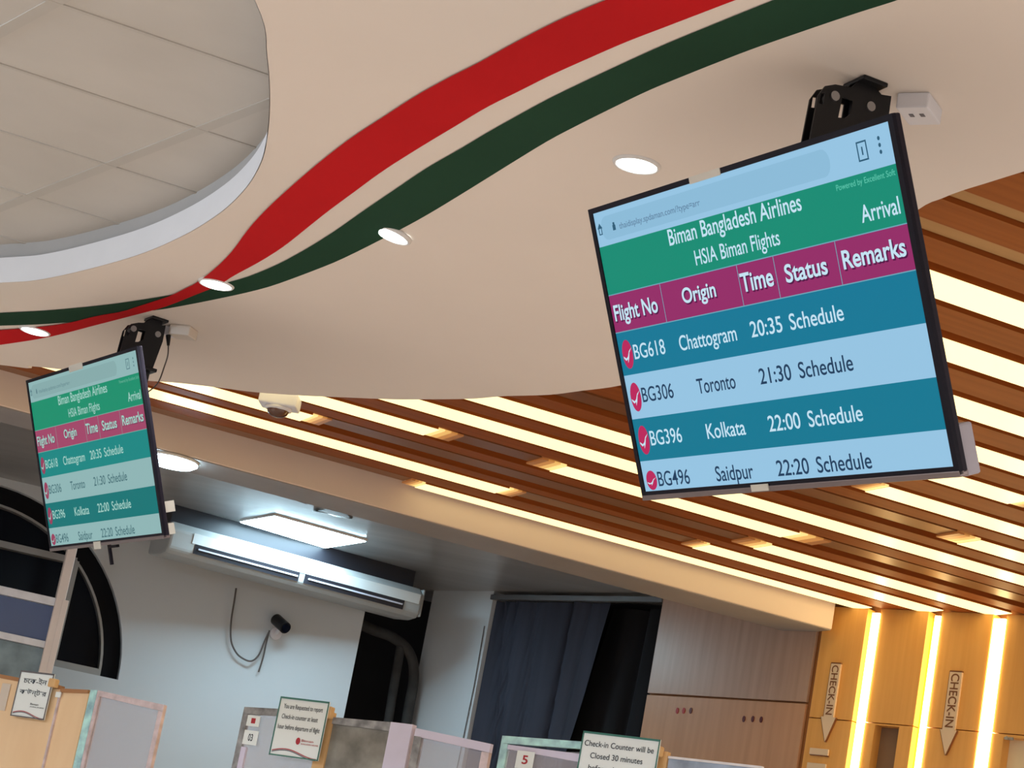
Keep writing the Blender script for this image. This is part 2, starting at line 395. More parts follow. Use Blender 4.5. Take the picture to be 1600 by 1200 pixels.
o = ribbon(grn_up, grn_lo, 'painted_ribbon', M['green'], ZW - 0.0015); o['label'] = 'dark green ribbon painted on the white ceiling'
o = ribbon(red_up, red_lo, 'painted_ribbon', M['red'], ZW - 0.003); o['label'] = 'red ribbon painted on the white ceiling'

# ---- planes of the far walls
PW1 = Plane((1.71, 9.63), R(133))                    # oak check-in wall
PW0 = Plane((1.55, 9.78), R(139))                    # wall with curtain and oak panels
PWL = Plane(tuple(at_z(280, 812, HB)[:2]), R(74))    # wall with the arched window
PFA = Plane(tuple(Nd * -8.31), SL)                   # face of the cream beam

# ---- slatted ceiling (local frame: x along the slats, y across, z up)
offs = [-8.218, -7.905, -7.61, -7.29, -6.955, -6.628, -6.302, -5.935, -5.580, -5.200, -4.788, -4.378, -4.072, -3.857, -3.60]
FS = Matrix(((Sd[0], Nd[0], 0, 0), (Sd[1], Nd[1], 0, 0), (0, 0, -1, HS), (0, 0, 0, 1)))   # z points down
def t_wall(o): return 5.34 + 0.445 * (o + 8.2)
def t_px(x, y): return float(at_z(x, y, HS)[:2] @ Sd)
slat_root = MB()
slat_root.prism([(-6, -8.30), (t_wall(-8.3), -8.30), (t_wall(-3.3), -3.3), (-6, -3.3)], -0.06, -0.022)
slats = slat_root.build('ceiling_slatted', M['lip'], None, FS, recalc=True); structure(slats)
GAPS = [0.085, 0.105, 0.11, 0.11, 0.11, 0.11, 0.11, 0.11, 0.115, 0.12, 0.13, 0.125, 0.045, 0.040, 0.040]
def board(mb, a, b):
    mb.prism([(-6, a), (t_wall(a) - 0.002, a), (t_wall(b) - 0.002, b), (-6, b)], -0.021, 0.0)
def adder(a, b):
    mb = MB(); board(mb, a, b); o = mb.build('slat_board', M['slat'], slats); o.matrix_local = Matrix.Identity(4)
for i in range(len(offs) - 1):
    adder(offs[i] + GAPS[i], offs[i + 1] - GAPS[i + 1])

# ---- cream beam
beam_r = PFA.uz(1303, 962)[0]
Fb = PFA.frame(0, 0)
sx = 1 if Vector(Fb.col[0][:3]).dot(Vector(PFA.d)) > 0 else -1
bm_ = MB(); zb = CZ + 1.633
bm_.box(-9, beam_r * sx, zb + 0.004, HB + 0.05, -0.30, 0.0)
beam = bm_.build('trim_3', M['beam'], None, Fb, bevel=0.004); structure(beam)
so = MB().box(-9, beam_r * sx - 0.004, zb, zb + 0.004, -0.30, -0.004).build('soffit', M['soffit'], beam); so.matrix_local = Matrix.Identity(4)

# ---- grey ceiling behind the beam
gp = [at_z(x, y, HB)[:2] for x, y in ((1290, 900),)]
A = PFA.p0 - PFA.d * 9 - PFA.n * 0.1; Bq = PFA.p0 + PFA.d * (beam_r + 0.1) - PFA.n * 0.1
gc = MB().prism([(A[0], A[1]), (Bq[0], Bq[1]), (2.2, 12.5), (-7, 12.5)], HB, HB + 0.05).build('ceiling_grey', M['greyceil']); structure(gc)

# ---- left wall with the arched window
FL = PWL.frame(0, 0)
ZA = CZ + 0.965; UA, RA = -0.92, 0.80
arch = [(UA - RA, ZA)] + [(UA - RA * math.cos(PI * i / 40), ZA + RA * math.sin(PI * i / 40)) for i in range(1, 40)] + [(UA + RA, ZA)]
u_end = PWL.uz(567, 972)[0]
wl = MB().poly([(-7, 0), (u_end, 0), (u_end, HB + 0.02), (-7, HB + 0.02)], [arch], -0.16, 0.0).build('wall_left', M['wall'], None, FL); structure(wl)
win = bpy.data.objects.new('window_1', None); col.objects.link(win); win.matrix_world = PWL.frame(UA, ZA); structure(win)
def arch_pts(r, n=40): return [(-r * math.cos(PI * i / n), r * math.sin(PI * i / n)) for i in range(n + 1)]
a_out, a_in = arch_pts(RA), arch_pts(RA - 0.075)
def fr(mb, ro, ri, z0, z1):
    o_, i_ = arch_pts(ro), arch_pts(ri)
    for k in range(40): mb.prism([o_[k], o_[k + 1], i_[k + 1], i_[k]], z0, z1)
m1 = MB(); fr(m1, RA - 0.001, RA - 0.085, -0.13, -0.05); m1.build('window_frame', M['frame_dark'], win)
m1 = MB(); fr(m1, RA - 0.085, RA - 0.097, -0.12, -0.035); m1.box(-RA + .09, RA - 0.09, 0.0, 0.035, -0.12, -0.03); m1.build('frame_lining', M['frame_grey'], win)
mu = PWL.uz(104, 950)[0] - UA
m1 = MB().box(mu - 0.013, mu + 0.013, 0.03, math.sqrt((RA - .09) ** 2 - mu ** 2), -0.12, -0.03); m1.build('mullion', M['frame_grey'], win)
tz = PWL.uz(40, 857)[1] - ZA
hw = math.sqrt((RA - .09) ** 2 - tz ** 2)
m1 = MB().box(-hw, mu, tz - 0.016, tz + 0.016, -0.12, -0.03); m1.build('transom', M['frame_grey'], win)
m1 = MB().prism(arch_pts(RA - 0.03), -0.11, -0.10); m1.build('window_pane', M['night'], win)

# ---- dark alcove between the left wall and the curtain wall
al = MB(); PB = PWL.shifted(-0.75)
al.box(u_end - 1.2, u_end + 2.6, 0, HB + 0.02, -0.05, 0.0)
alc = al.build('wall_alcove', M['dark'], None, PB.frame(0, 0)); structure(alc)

# ---- curtain wall W0 and oak panels
F0 = PW0.frame(0, 0)
d0 = 1 if Vector(F0.col[0][:3]).dot(Vector(PW0.d)) > 0 else -1
def u0(x, y): u, z = PW0.uz(x, y); return u * d0, z
cl = u0(655, 1040)[0]; cr = u0(747, 1060)[0]; ol = u0(1020, 1040)[0]; orr = u0(1262, 1090)[0]
seam = u0(1128, 1091)[1]
w0 = MB().box(cl, cr, 0, HB + 0.02, -0.10, 0.0).build('wall_back', M['wall'], None, F0); structure(w0)
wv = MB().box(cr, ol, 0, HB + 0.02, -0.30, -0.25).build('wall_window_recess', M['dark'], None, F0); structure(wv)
pb = MB().box(ol, orr + 0.03, 0, HB + 0.3, -0.10, -0.012).build('wall_panelled', M['groove'], None, F0); structure(pb)
pp = MB().box(ol, orr, seam + 0.004, HB + 0.3, -0.011, 0.006).build('oak_panel', M['panelwood'], pb, bevel=0.002); pp.matrix_local = Matrix.Identity(4)
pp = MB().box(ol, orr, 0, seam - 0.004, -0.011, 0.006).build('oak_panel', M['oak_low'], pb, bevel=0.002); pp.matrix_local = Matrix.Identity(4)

# ---- check-in wall W1 with three light grooves
F1 = PW1.frame(0, 0)
d1 = 1 if Vector(F1.col[0][:3]).dot(Vector(PW1.d)) > 0 else -1
def u1(x, y): u, z = PW1.uz(x, y); return u * d1, z
def umid(pa, pb_): return 0.5 * (u1(*pa)[0] + u1(*pb_)[0])
s1 = (umid((1357, 960), (1320, 1195)), umid((1377, 960), (1341, 1195)))
s2 = (umid((1452, 965), (1417, 1195)), umid((1473, 965), (1437, 1195)))
s3 = (umid((1554, 970), (1519, 1195)), umid((1575, 970), (1541, 1195)))
wl_, wr_ = u1(1262, 1110)[0], u1(1262, 1110)[0] + 4.2
seam1 = u1(1290, 1123)[1]
wb = MB().box(wl_, wr_, 0, HS + 0.4, -0.12, -0.06).build('wall_right', M['groove'], None, F1); structure(wb)
n1 = [u1(1367, 1134)[0], u1(1405, 1136)[0]]; nz1 = u1(1385, 1134)[1]
n2 = [u1(1568, 1152)[0], u1(1568, 1152)[0] + 0.42]; nz2 = u1(1585, 1153)[1]
def panel(a, b, z0, z1): 
    o = MB().box(a, b, z0, z1, -0.059, 0.0).build('oak_panel', M['oak2'], wb, bevel=0.0015); o.matrix_local = Matrix.Identity(4); return o
def panel_hole(a, b, z1, hx, hz):
    o = MB().poly([(a, 0), (b, 0), (b, z1), (a, z1)], [[(hx[0], 1.1), (hx[1], 1.1), (hx[1], hz), (hx[0], hz)]], -0.059, 0.0).build('oak_panel', M['oak2'], wb); o.matrix_local = Matrix.Identity(4)
cells = [(wl_ + 0.012, s1[0]), (s1[1], s2[0]), (s2[1], s3[0]), (s3[1], wr_)]
for k, (a, b) in enumerate(cells):
    panel(a, b, seam1 + 0.002, HS - 0.001)
    if k == 1: panel_hole(a, b, seam1 - 0.002, n1, nz1)
    elif k == 3: panel_hole(a, b, seam1 - 0.002, n2, nz2)
    else: panel(a, b, 0, seam1 - 0.002)
for (a, b), z1, m_ in ((n1, nz1, 'niche'), (n2, nz2, 'niche_cream')):
    o = MB().box(a, b, 1.1, z1, -0.0595, -0.055).build('niche_back', M[m_], wb); o.matrix_local = Matrix.Identity(4)

# ================================================================== STRIP LIGHTS
segs = {0: [('u', -9, (633, 753)), ('l', (650, 760), 99)],
        1: [('l', -9, (775, 769)), ('u', (800, 776), (1065, 850)), ('l', (1085, 855), 99)],
        2: [('l', -9, (478, 653)), ('u', (510, 660), (1150, 845)), ('l', (1185, 855), 99)],
        3: [('l', -9, (676, 674)), ('u', (715, 685), (838, 720)), ('l', (875, 731), (1232, 836)), ('u', (1280, 850), 99)],
        4: [('l', -9, 99)],
        5: [('l', -9, (1100, 722)), ('u', (1130, 730), (1480, 836)), ('l', (1515, 846), 99)],
        6: [('u', -9, (1345, 757)), ('l', (1368, 764), 99)],
        7: [('u', -9, (1440, 732)), ('l', (1475, 743), (1592, 783)), ('u', (1615, 790), 99)],
        8: [('l', -9, 99)], 9: [('l', -9, 99)], 10: [('l', -9, 99)], 11: [('l', -9, 99)],
        12: [('u', -9, 99)], 13: [('u', -9, 99)]}
strip_labels = ['warm strip light hugging the cream beam, lit from mid photo to the wall', 'warm strip light second up from the cream beam, broken by a dark stretch',
    'warm strip light third up from the cream beam, passing behind the dome camera', 'warm strip light fourth up from the beam, lit in two separate stretches',
    'unbroken warm strip light fifth up from the cream beam', 'warm strip light meeting the large screen, dark below it and lit again right',
    'warm strip light emerging below the lower right corner of the large screen', 'short warm strip light just under the grey box of the large screen',
    'warm strip light beside the grey box on the large screen', 'warm strip light on the right, third below the unlit slots',
    'warm strip light on the right, second below the unlit slots', 'widest warm strip light, right of the large screen under the unlit slots',
    'unlit ceiling slot light nearest above the widest glowing strip', 'unlit ceiling slot light at upper right, nearest the white ceiling edge']
DW = 0.072
edge_to = [(np.array(p) @ Sd, np.array(p) @ Nd) for p in smooth_curve(left_ext + edge + right_ext, 4)]
def t_edge(o):
    ts = [a[0] + (b[0] - a[0]) * (o - a[1]) / (b[1] - a[1]) for a, b in zip(edge_to, edge_to[1:]) if (a[1] - o) * (b[1] - o) < 0]
    return min(ts) - 0.35 if ts else -3.0
for i in range(14):
    o0 = offs[i]; tw = t_wall(o0); DW = 0.056 if i == 0 else (0.072 if i < 9 else 0.080)
    root = thing('strip_light', strip_labels[i], 'strip light', FS @ T((2.0, o0, -0.022)), 'strip lights between the wood slats')
    t_lo = max(-3.0, t_edge(o0))
    def tt(v): return (t_lo if v == -9 else (tw - 0.006 if v == 99 else t_px(*v))) - 2.0
    sg = segs[i]
    for j, (kind, a, b) in enumerate(sg):
        ta, tb_ = tt(a), tt(b)
        if kind == 'l':
            MB().box(ta, tb_, -DW, DW, 0.0235, 0.0255).build('lit_diffuser', M['led'], root)
            MB().box(ta, tb_, -DW * .9, DW * .9, 0.0, 0.0234).build('carrier', M['slat'], root)
        else:
            far = i < 12; w2 = DW * .8 if far else GAPS[i] - .004
            o = MB().box(ta, tb_, -w2, w2, 0.0, 0.014 if far else 0.010).build('unlit_diffuser', M['darkled' if far else 'tan_led'], root); o['label'] = 'unlit brown diffuser'
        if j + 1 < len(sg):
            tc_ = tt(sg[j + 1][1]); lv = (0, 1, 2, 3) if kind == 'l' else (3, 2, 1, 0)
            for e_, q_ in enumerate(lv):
                MB().box(tb_ + (tc_ - tb_) * e_ / 4, tb_ + (tc_ - tb_) * (e_ + 1) / 4, -DW * .95, DW * .95, 0.016, 0.0225).build('fade_step', M['led_f%d' % q_], root)  # glow fade between lit and unlit runs, painted as weaker steps
# vertical strips in the check-in wall
for k, (s_, part, lb) in enumerate(((s1, (0.45, 1.0), 'left vertical strip light between the two down arrow signs, beside the left arrow'), (s2, (0.60, 1.0), 'middle vertical wall strip light, showing a yellow side'), (s3, (0.15, 1.0), 'right vertical wall strip light, right of the second down arrow sign'))):
    root = thing('wall_strip_light', lb, 'strip light', F1 @ T((s_[0], 0, -0.059)), 'vertical wall strip lights')
    w = s_[1] - s_[0]
    MB().box(w * part[0], w * part[1], 0.9, HS - 0.022, 0.0, 0.068).build('lit_diffuser', M['led_wall'], root)
    o = MB().box(0.0, w * part[0], 0.9, HS - 0.022, 0.0, 0.02).build('reveal', mat('lit_reveal_yellow', (0.80, 0.55, 0.06), 0.5), root); o['label'] = 'yellow reflector side'  # side of the groove; yellow LED glow on it put into the colour

# ================================================================== FLIGHT DISPLAYS
UVT = [('Biman Bangladesh Airlines', .267, .717, .180, .051, 'w', .004), ('HSIA Biman Flights', .347, .633, .266, .047, 'w', 0), ('Arrival', .880, .987, .263, .048, 'w', .004),
       ('Powered by Excellent Soft', .826, .992, .153, .017, 'w2', 0), ('thaidisplay.spdaman.com/?type=arr', .094, .399, .078, .020, 'g', 0),
       ('Flight No', .010, .181, .388, .052, 'b', .014), ('Origin', .276, .396, .379, .047, 'b', .014), ('Time', .484, .590, .385, .056, 'b', .014), ('Status', .629, .758, .386, .052, 'b', .014), ('Remarks', .805, .982, .384, .052, 'b', .014)]
rows = [('BG618', 'Chattogram', '20:35', .533, (.234, .438), 'w'), ('BG306', 'Toronto', '21:30', .686, (.269, .404), 'd'), ('BG396', 'Kolkata', '22:00', .840, (.272, .408), 'w'), ('BG496', 'Saidpur', '22:20', .989, (.276, .407), 'd')]
for fl_, org, tm_, v, (oa, ob), c in rows:
    UVT += [(fl_, .058, .179, v, .049, c, .004), (org, oa, ob, v, .048, c, .002), (tm_, .487, .590, v, .048, c, .002), ('Schedule', .615, .779, v, .048, c, .002)]

def display(k, c, yaw, tilt, roll, s, cols, label, group):
    n = np.array([math.sin(yaw), -math.cos(yaw), 0]); r = np.array([math.cos(yaw), math.sin(yaw), 0])
    n2 = math.cos(tilt) * n - math.sin(tilt) * np.array([0, 0, 1.0]); u = np.cross(n2, r)
    r, u = math.cos(roll) * r + math.sin(roll) * u, -math.sin(roll) * r + math.cos(roll) * u
    o = np.array(c) + CAM
    mtx = Matrix(((r[0], u[0], n2[0], o[0]), (r[1], u[1], n2[1], o[1]), (r[2], u[2], n2[2], o[2]), (0, 0, 0, 1)))
    root = thing('flight_display', label, 'screen', mtx, group)
    W, H = 0.963 * s, 0.558 * s
    w, h = W / 2, H / 2
    ml, mt, mb_ = 0.013 * s, 0.010 * s, 0.013 * s
    MB().box(-w, w, -h, h, -0.014, -0.002).build('casing', M['tvside'], root, bevel=0.003)
    MB().box(-w * .62, w * .62, -h * .92, h * .35, -0.048, -0.014).build('rear_cover', M['bezel'], root, bevel=0.01)
    bz = MB()
    bz.box(-w, -w + ml, -h, h, -0.004, 0.003); bz.box(w - ml, w, -h, h, -0.004, 0.003)
    bz.box(-w + ml, w - ml, h - mt, h, -0.004, 0.003); bz.box(-w + ml, w - ml, -h + 0.006 * s, -h + mb_, -0.004, 0.003)
    bz.build('bezel', M['bezel'], root)
    MB().box(-w, w, -h - 0.004 * s, -h + 0.006 * s, -0.014, 0.004).build('bottom_trim', M['silver'], root, bevel=0.0015)
    x0, x1, y1, y0 = -w + ml, w - ml, h - mt, -h + mb_
    SW, SH = x1 - x0, y1 - y0
    X = lambda a: x0 + a * SW
    Y = lambda b: y1 - b * SH
    def em(nm, px): return glow('%s_%d' % (nm, k), rgb(*px), 1.0, (0.002, 0.002, 0.002), 0.4, 0.03)
    E_ = {q: em('screen_' + q, v_) for q, v_ in cols.items()}
    scr = MB().box(x0, x1, y0, y1, -0.003, 0.0004).build('screen', E_['light'], root)
    def band(name, v0, v1, q, z=0.0007, a=0.0, b=1.0):
        return MB().add([(X(a), Y(v1), z), (X(b), Y(v1), z), (X(b), Y(v0), z), (X(a), Y(v0), z)], [(0, 1, 2, 3)]).build(name, E_[q], scr)
    ab = MB()
    hh = SH * .042; cy_ = Y(.062)
    pts = [(X(.045) + hh * math.cos(t_) * -1, cy_ + hh * math.sin(t_)) for t_ in np.linspace(-PI / 2, PI / 2, 9)] + [(X(.80) + hh * .9 * math.cos(t_), cy_ + hh * math.sin(t_)) for t_ in np.linspace(PI / 2, -PI / 2, 9)]
    ab.flat(pts, 0.0007).build('address_bar', E_['bar'], scr)
    band('header_band', .122, .294, 'green'); band('column_header_band', .296, .429, 'magenta')
    band('table_row', .431, .584, 'teal'); band('table_row', .741, .892, 'teal2')
    for v_ in (.295, .430): band('divider', v_ - .0016, v_ + .0016, 'line', 0.0009)
    dv = MB()
    for a in (.203, .480, .601, .792): dv.add([(X(a - .0009), Y(.429), .0009), (X(a + .0009), Y(.429), .0009), (X(a + .0009), Y(.297), .0009), (X(a - .0009), Y(.297), .0009)], [(0, 1, 2, 3)])
    dv.build('column_divider', E_['line'], scr)
    for body, a, b, v_, cap, c_, bold in UVT:
        q = {'w': 'white', 'w2': 'faint', 'g': 'faintdark', 'b': 'white', 'd': 'ink'}[c_]
        cut = v_ > .97
        lt = MB().text(body, X(a), X(b), Y(v_ if not cut else v_ - 0.004), cap * SH, 0.0013, bold + (.006 if bold > .01 or body[:2] != 'BG' else 0)).build('lettering', E_[q], scr, recalc=False)
        if c_ == 'b':
            MB().text(body, X(a) + .002 * s, X(b) + .003 * s, Y(v_) - .0025 * s, cap * SH, 0.0010, bold + .016).build('lettering_shadow', E_['shadow'], scr, recalc=False)
    # icons in the browser bar
    ic = MB()
    a0 = X(.017); hy = Y(.062); q = .010 * s
    ic.box(a0 - q * .6, a0 + q * .6, hy - q, hy - q * .8, .0008, .0012); ic.box(a0 - q * .6, a0 - q * .35, hy - q, hy + q * .3, .0008, .0012); ic.box(a0 + q * .35, a0 + q * .6, hy - q, hy + q * .3, .0008, .0012)
    ic.prism([(a0 - q * .9, hy + q * .2), (a0 + q * .9, hy + q * .2), (a0, hy + q * 1.2)], .0008, .0012)
    a1 = X(.073); ic.box(a1 - q * .5, a1 + q * .5, hy - q * .8, hy + q * .2, .0008, .0012); ic.box(a1 - q * .3, a1 + q * .3, hy + q * .2, hy + q * .7, .0008, .0012)
    for dy in (-.020, 0, .020): ic.disc(X(.965), Y(.058 + dy), .0034 * s, .0034 * s, .0012, 12)
    tx = X(.916); tq = .013 * s
    for (p0, p1, p2, p3) in ((-tq, tq, tq * 1.0, tq * 1.2), (-tq, tq, -tq * 1.2, -tq * 1.0), (-tq, -tq * .8, -tq, tq), (tq * .8, tq, -tq, tq)): ic.box(tx + p0, tx + p1, Y(.06) + p2, Y(.06) + p3, .0008, .0012)
    ic.box(tx - tq * .12, tx + tq * .12, Y(.06) - tq * .5, Y(.06) + tq * .5, .0008, .0012)
    ic.build('browser_icon', E_['icon'], scr)
    # airline roundels
    for j, v_ in enumerate((.511, .664, .818, .966)):
        cx, cy, rx, ry = X(.033), Y(v_), .0205 * SW, .056 * SH * (.62 if j == 3 else .92)
        if j == 3: cy = Y(.962)
        rd = MB().disc(cx, cy, rx, ry, 0.0014).build('roundel', E_['crimson'], scr)
        bd = MB()
        bird = [(-.85, -.25), (-.35, -.42), (.0, -.30), (.35, .05), (.95, .28), (.40, -.05), (.15, -.45), (-.15, -.75), (-.10, -.48), (-.45, -.58), (-.80, -.40)]
        if j == 3: bird = [(p[0], p[1] * .8 - .1) for p in bird]
        bd.flat([(cx + p[0] * rx, cy + (p[1] + .15) * ry) for p in bird], 0.0017).build('roundel_mark', E_['white'], scr)
    return root, mtx, W, H

C1 = dict(light=(150, 196, 226), bar=(140, 187, 216), green=(24, 140, 116), magenta=(148, 46, 104), teal=(22, 120, 150), teal2=(22, 120, 146), line=(110, 165, 185), white=(196, 226, 242), faint=(90, 195, 170), faintdark=(96, 130, 160), ink=(34, 62, 92), icon=(48, 92, 118), crimson=(186, 40, 92), shadow=(84, 20, 70))
C2 = dict(light=(142, 180, 180), bar=(134, 170, 170), green=(26, 142, 108), magenta=(160, 70, 104), teal=(24, 134, 130), teal2=(20, 116, 116), line=(120, 170, 160), white=(160, 205, 195), faint=(100, 175, 150), faintdark=(100, 135, 140), ink=(70, 110, 116), icon=(90, 125, 132), crimson=(150, 60, 90), shadow=(120, 50, 84))
tv1, m1_, W1, H1 = display(1, (0.3890, 3.6750, 1.1085), R(-66.387), R(25.405), R(-3.672), 1.0, C1, 'large flight information screen hanging at right, bright bluish picture', 'flight information screens')
tv2, m2_, W2, H2 = display(2, (-1.1474, 6.3486, 1.1718), R(-61.132), R(22.734), R(-1.091), 0.934, C2, 'smaller flight information screen hanging at far left, washed out greenish picture', 'flight information screens')
def on(root, name, box, m, label=None, bevel=0.0):
    o = MB().box(*box).build(name, m, root, bevel=bevel)
    if label: o['label'] = label
    return o
on(tv1, 'label_sticker', (-W1 * .5 + W1 * .385, -W1 * .5 + W1 * .49, H1 / 2 - .012, H1 / 2 + .0005, .003, .0042), M['sticker'], 'cream paper sticker')
on(tv1, 'badge', (-W1 * .5 + W1 * .40, -W1 * .5 + W1 * .455, -H1 / 2 - .002, -H1 / 2 + .010, .004, .0062), M['sticker'], 'pale badge')
on(tv1, 'receiver_box', (W1 / 2 - .07, W1 / 2 - .010, -H1 / 2 - .006, -H1 / 2 + .075, -.046, -.0145), M['box_grey'], 'lilac grey box on the back', .004)
on(tv2, 'label_sticker', (-W2 * .5 + W2 * .42, -W2 * .5 + W2 * .54, H2 / 2 - .016, H2 / 2 + .003, .003, .0045), M['sticker'], 'cream paper sticker')
on(tv2, 'badge', (-W2 * .5 + W2 * .42, -W2 * .5 + W2 * .48, -H2 / 2 - .012, -H2 / 2 + .010, .004, .0062), M['sticker'], 'pale badge')
on(tv2, 'rear_tab', (W2 / 2 - .02, W2 / 2 - .004, -H2 / 2 + .065, -H2 / 2 + .095, -.042, -.0145), M['sticker'], 'cream tab')
on(tv2, 'rear_tab', (W2 / 2 - .02, W2 / 2 - .002, -H2 / 2 + .005, -H2 / 2 + .035, -.032, -.0145), M['sticker'], 'cream tab')
on(tv2, 'sensor_stub', (-.012, -.002, -H2 / 2 - .062, -H2 / 2, -.02, -.012), M['bezel'])
on(tv2, 'sensor_stub', (-.002, .06, -H2 / 2 - .014, -H2 / 2 - .006, -.02, -.012), M['bezel'])

# ---- ceiling mounts (local: x along the screen, y towards the back, z up; origin at the ceiling)
def mount(c, yaw, back, label, drop, arm, yf, yb, zr):
    o = np.array(c) + CAM; b = np.array([-math.sin(yaw), math.cos(yaw), 0]); r = np.array([math.cos(yaw), math.sin(yaw), 0])
    p = o + b * back
    mtx = Matrix(((r[0], b[0], 0, p[0]), (r[1], b[1], 0, p[1]), (r[2], b[2], 1, ZW), (0, 0, 0, 1)))
    root = thing('screen_mount', label, 'mount', mtx, 'ceiling mounts of the screens')
    MB().box(-.034, .034, -.022, .03, -.008, 0).build('ceiling_plate', M['black'], root, bevel=.002)
    MB().box(-.010, .010, -.018, .018, -drop, -.008).build('pole', M['black'], root, bevel=.003)
    for sx_ in (-.013, .013):
        outer_ = [(yf, -.155), (yf + .003, -.062), (yf + .014, -.040), (yf + .034, -.030), (-.032, -.024), (-.020, -.008), (.018, -.008), (yb * .6, -.016), (yb, -.012), (yb + .002, zr), (.02, -.155)]
        h1 = [(-.048, -.048), (-.026, -.048), (-.026, -.073), (-.036, -.084), (-.050, -.088)]
        h2 = [(yf + .008, -.056), (yf + .016, -.054), (yf + .016, -.074), (yf + .008, -.076)]
        br = MB().poly(outer_, [h1, h2], -.0018, .0018)
        br.v = [(sx_ + v[2], v[0], v[1]) for v in br.v]
        bo = br.build('side_bracket', M['black'], root)
        for (y_, z_) in ((-.064, -.052), (.012, -.046)):
            MB().tube([(sx_ - .005, y_, z_), (sx_ + .005, y_, z_)], .009, 14).build('bolt', M['screw'], bo)
    a = MB(); a.box(-.030, .030, yf, .03, -.160, -.150); a.build('cross_plate', M['black'], root, bevel=.002)
    st = MB(); st.box(-.045, .045, -back + arm, -.016, -drop, -drop + .05); st.build('screen_arm', M['black'], root, bevel=.002)
    return root, mtx
mt1, mm1 = mount((0.3890, 3.6750, 1.1085), R(-66.387), 0.140, 'black ceiling mount above the large screen', 0.52, 0.055, -.100, .052, -.105)
mt2, mm2 = mount((-1.1474, 6.3486, 1.1718), R(-61.132), 0.095, 'black ceiling mount above the smaller far screen', 0.47, 0.05, -.088, .030, -.062)

# ---- power boxes on the ceiling
def ceil_box(px, sx_, sy_, h_, az, m, name, label, cat):
    p = at_z(px[0], px[1], ZW)
    mtx = T((p[0], p[1], ZW)) @ Matrix.Rotation(az, 4, 'Z')
    root = thing(name, label, cat, mtx)
    MB().box(-sx_, sx_, -sy_, sy_, -h_, 0).build('box_body', m, root, bevel=.003)
    return root, mtx
pb1, _m = ceil_box((1438, 158), .030, .040, .030, R(-30), M['box_white'], 'power_box', 'white power box on the ceiling behind the large screen mount', 'power box')
sk = MB()
for k in (-1, 1): sk.box(-.004 + k * .010, .004 + k * .010, -.012, .000, -.031, -.030)
sk.build('socket_slot', M['ink_grey'], pb1)
pb2, _m = ceil_box((288, 512), .034, .028, .030, R(-20), M['box_beige'], 'power_box', 'beige power box on the ceiling beside the far screen mount', 'power box')
on(pb2, 'plug', (-.058, -.034, -.016, .016, -.030, -.004), M['box_white'], 'grey plug')
cab = []
for (x, y), d in (((263, 524), 0), ((263, 540), .0), ((262, 556), .01), ((256, 575), .03), ((250, 592), .05), ((243, 603), .06), ((232, 612), .07)):
    b0 = at_z(288, 512, ZW); pl = Plane((b0[0] - .045, b0[1]), R(110)); cab.append(pl.hit(x, y))
root = thing('power_cable', 'thin dark power cable dangling from the beige power box', 'cable', T(cab[0]))
rel = [tuple(np.array(p) - cab[0]) for p in cab]
MB().tube([rel[0], tuple((np.array(rel[1]) * 1.0))], [.008, .004], 10).build('plug_boot', M['black'], root)
MB().tube(smooth_curve(rel[1:], 5), .0022, 6).build('cord', M['cable'], root)

# ================================================================== DOWNLIGHTS on the white ceiling
dl_labels = ['round downlight left of the large screen, on bare white ceiling', 'round downlight on the edge of the dark green ribbon, its rim tilted', 'round downlight where red and green ribbons cross', 'round downlight at far left on the red ribbon']
for k, (px, tl) in enumerate((((995, 256), 0), ((612, 366), 12), ((338, 443), 0), ((55, 516), 0))):
    p = at_z(px[0], px[1], ZW)
    root = thing('downlight', dl_labels[k], 'downlight', T((p[0], p[1], ZW)), 'downlights in the white ceiling')
    if tl: root.matrix_world = T((p[0], p[1], ZW)) @ Matrix.Rotation(R(tl), 4, 'Y')
    MB().lathe([(.042, -.002), (.044, -.006), (.048, -.005), (.051, -.0005), (.051, .004), (.040, .004)], 36).build('rim', M['rim'], root, smooth=True)
    MB().lathe([(0.0, -.011), (.022, -.010), (.036, -.007), (.043, -.002)], 36).build('lens', M['lamp'], root, smooth=True)
    l = bpy.data.lights.new('downlight_beam', 'SPOT'); l.energy = 30; l.spot_size = R(110); l.spot_blend = 0.8; l.color = (0.95, 0.98, 1.0); l.shadow_soft_size = 0.04
    lo = bpy.data.objects.new('downlight_beam', l); col.objects.link(lo); lo.location = (p[0], p[1], ZW - 0.03)

# ---- panel lights on the grey ceiling
pts = [at_z(x, y, HB - 0.012)[:2] for x, y in ((376, 816), (430, 807), (571, 846), (508, 856))]
c = sum(pts) / 4
root = thing('panel_light', 'bright panel light on the grey ceiling above the air conditioner', 'panel light', T((c[0], c[1], HB)))
q4 = [tuple(p - c) for p in pts]
MB().prism([tuple(np.array(p) * 1.03) for p in q4], -.010, 0).build('frame', M['rim'], root)
MB().prism(q4, -.014, -.0101).build('diffuser', M['panel_lamp'], root)
p = PFA.shifted(-.10).hit(270, 709)
root = thing('surface_light', 'round cool light under the cream beam, behind the far screen', 'ceiling light', T((p[0], p[1], zb)))
MB().lathe([(.0, -.03), (.085, -.03), (.105, -.018), (.105, -.012)], 36).build('diffuser', M['panel_lamp'], root, smooth=True)
MB().lathe([(.105, -.012), (.108, -.008), (.108, 0), (0, 0)], 36).build('base', M['rim'], root, smooth=True)

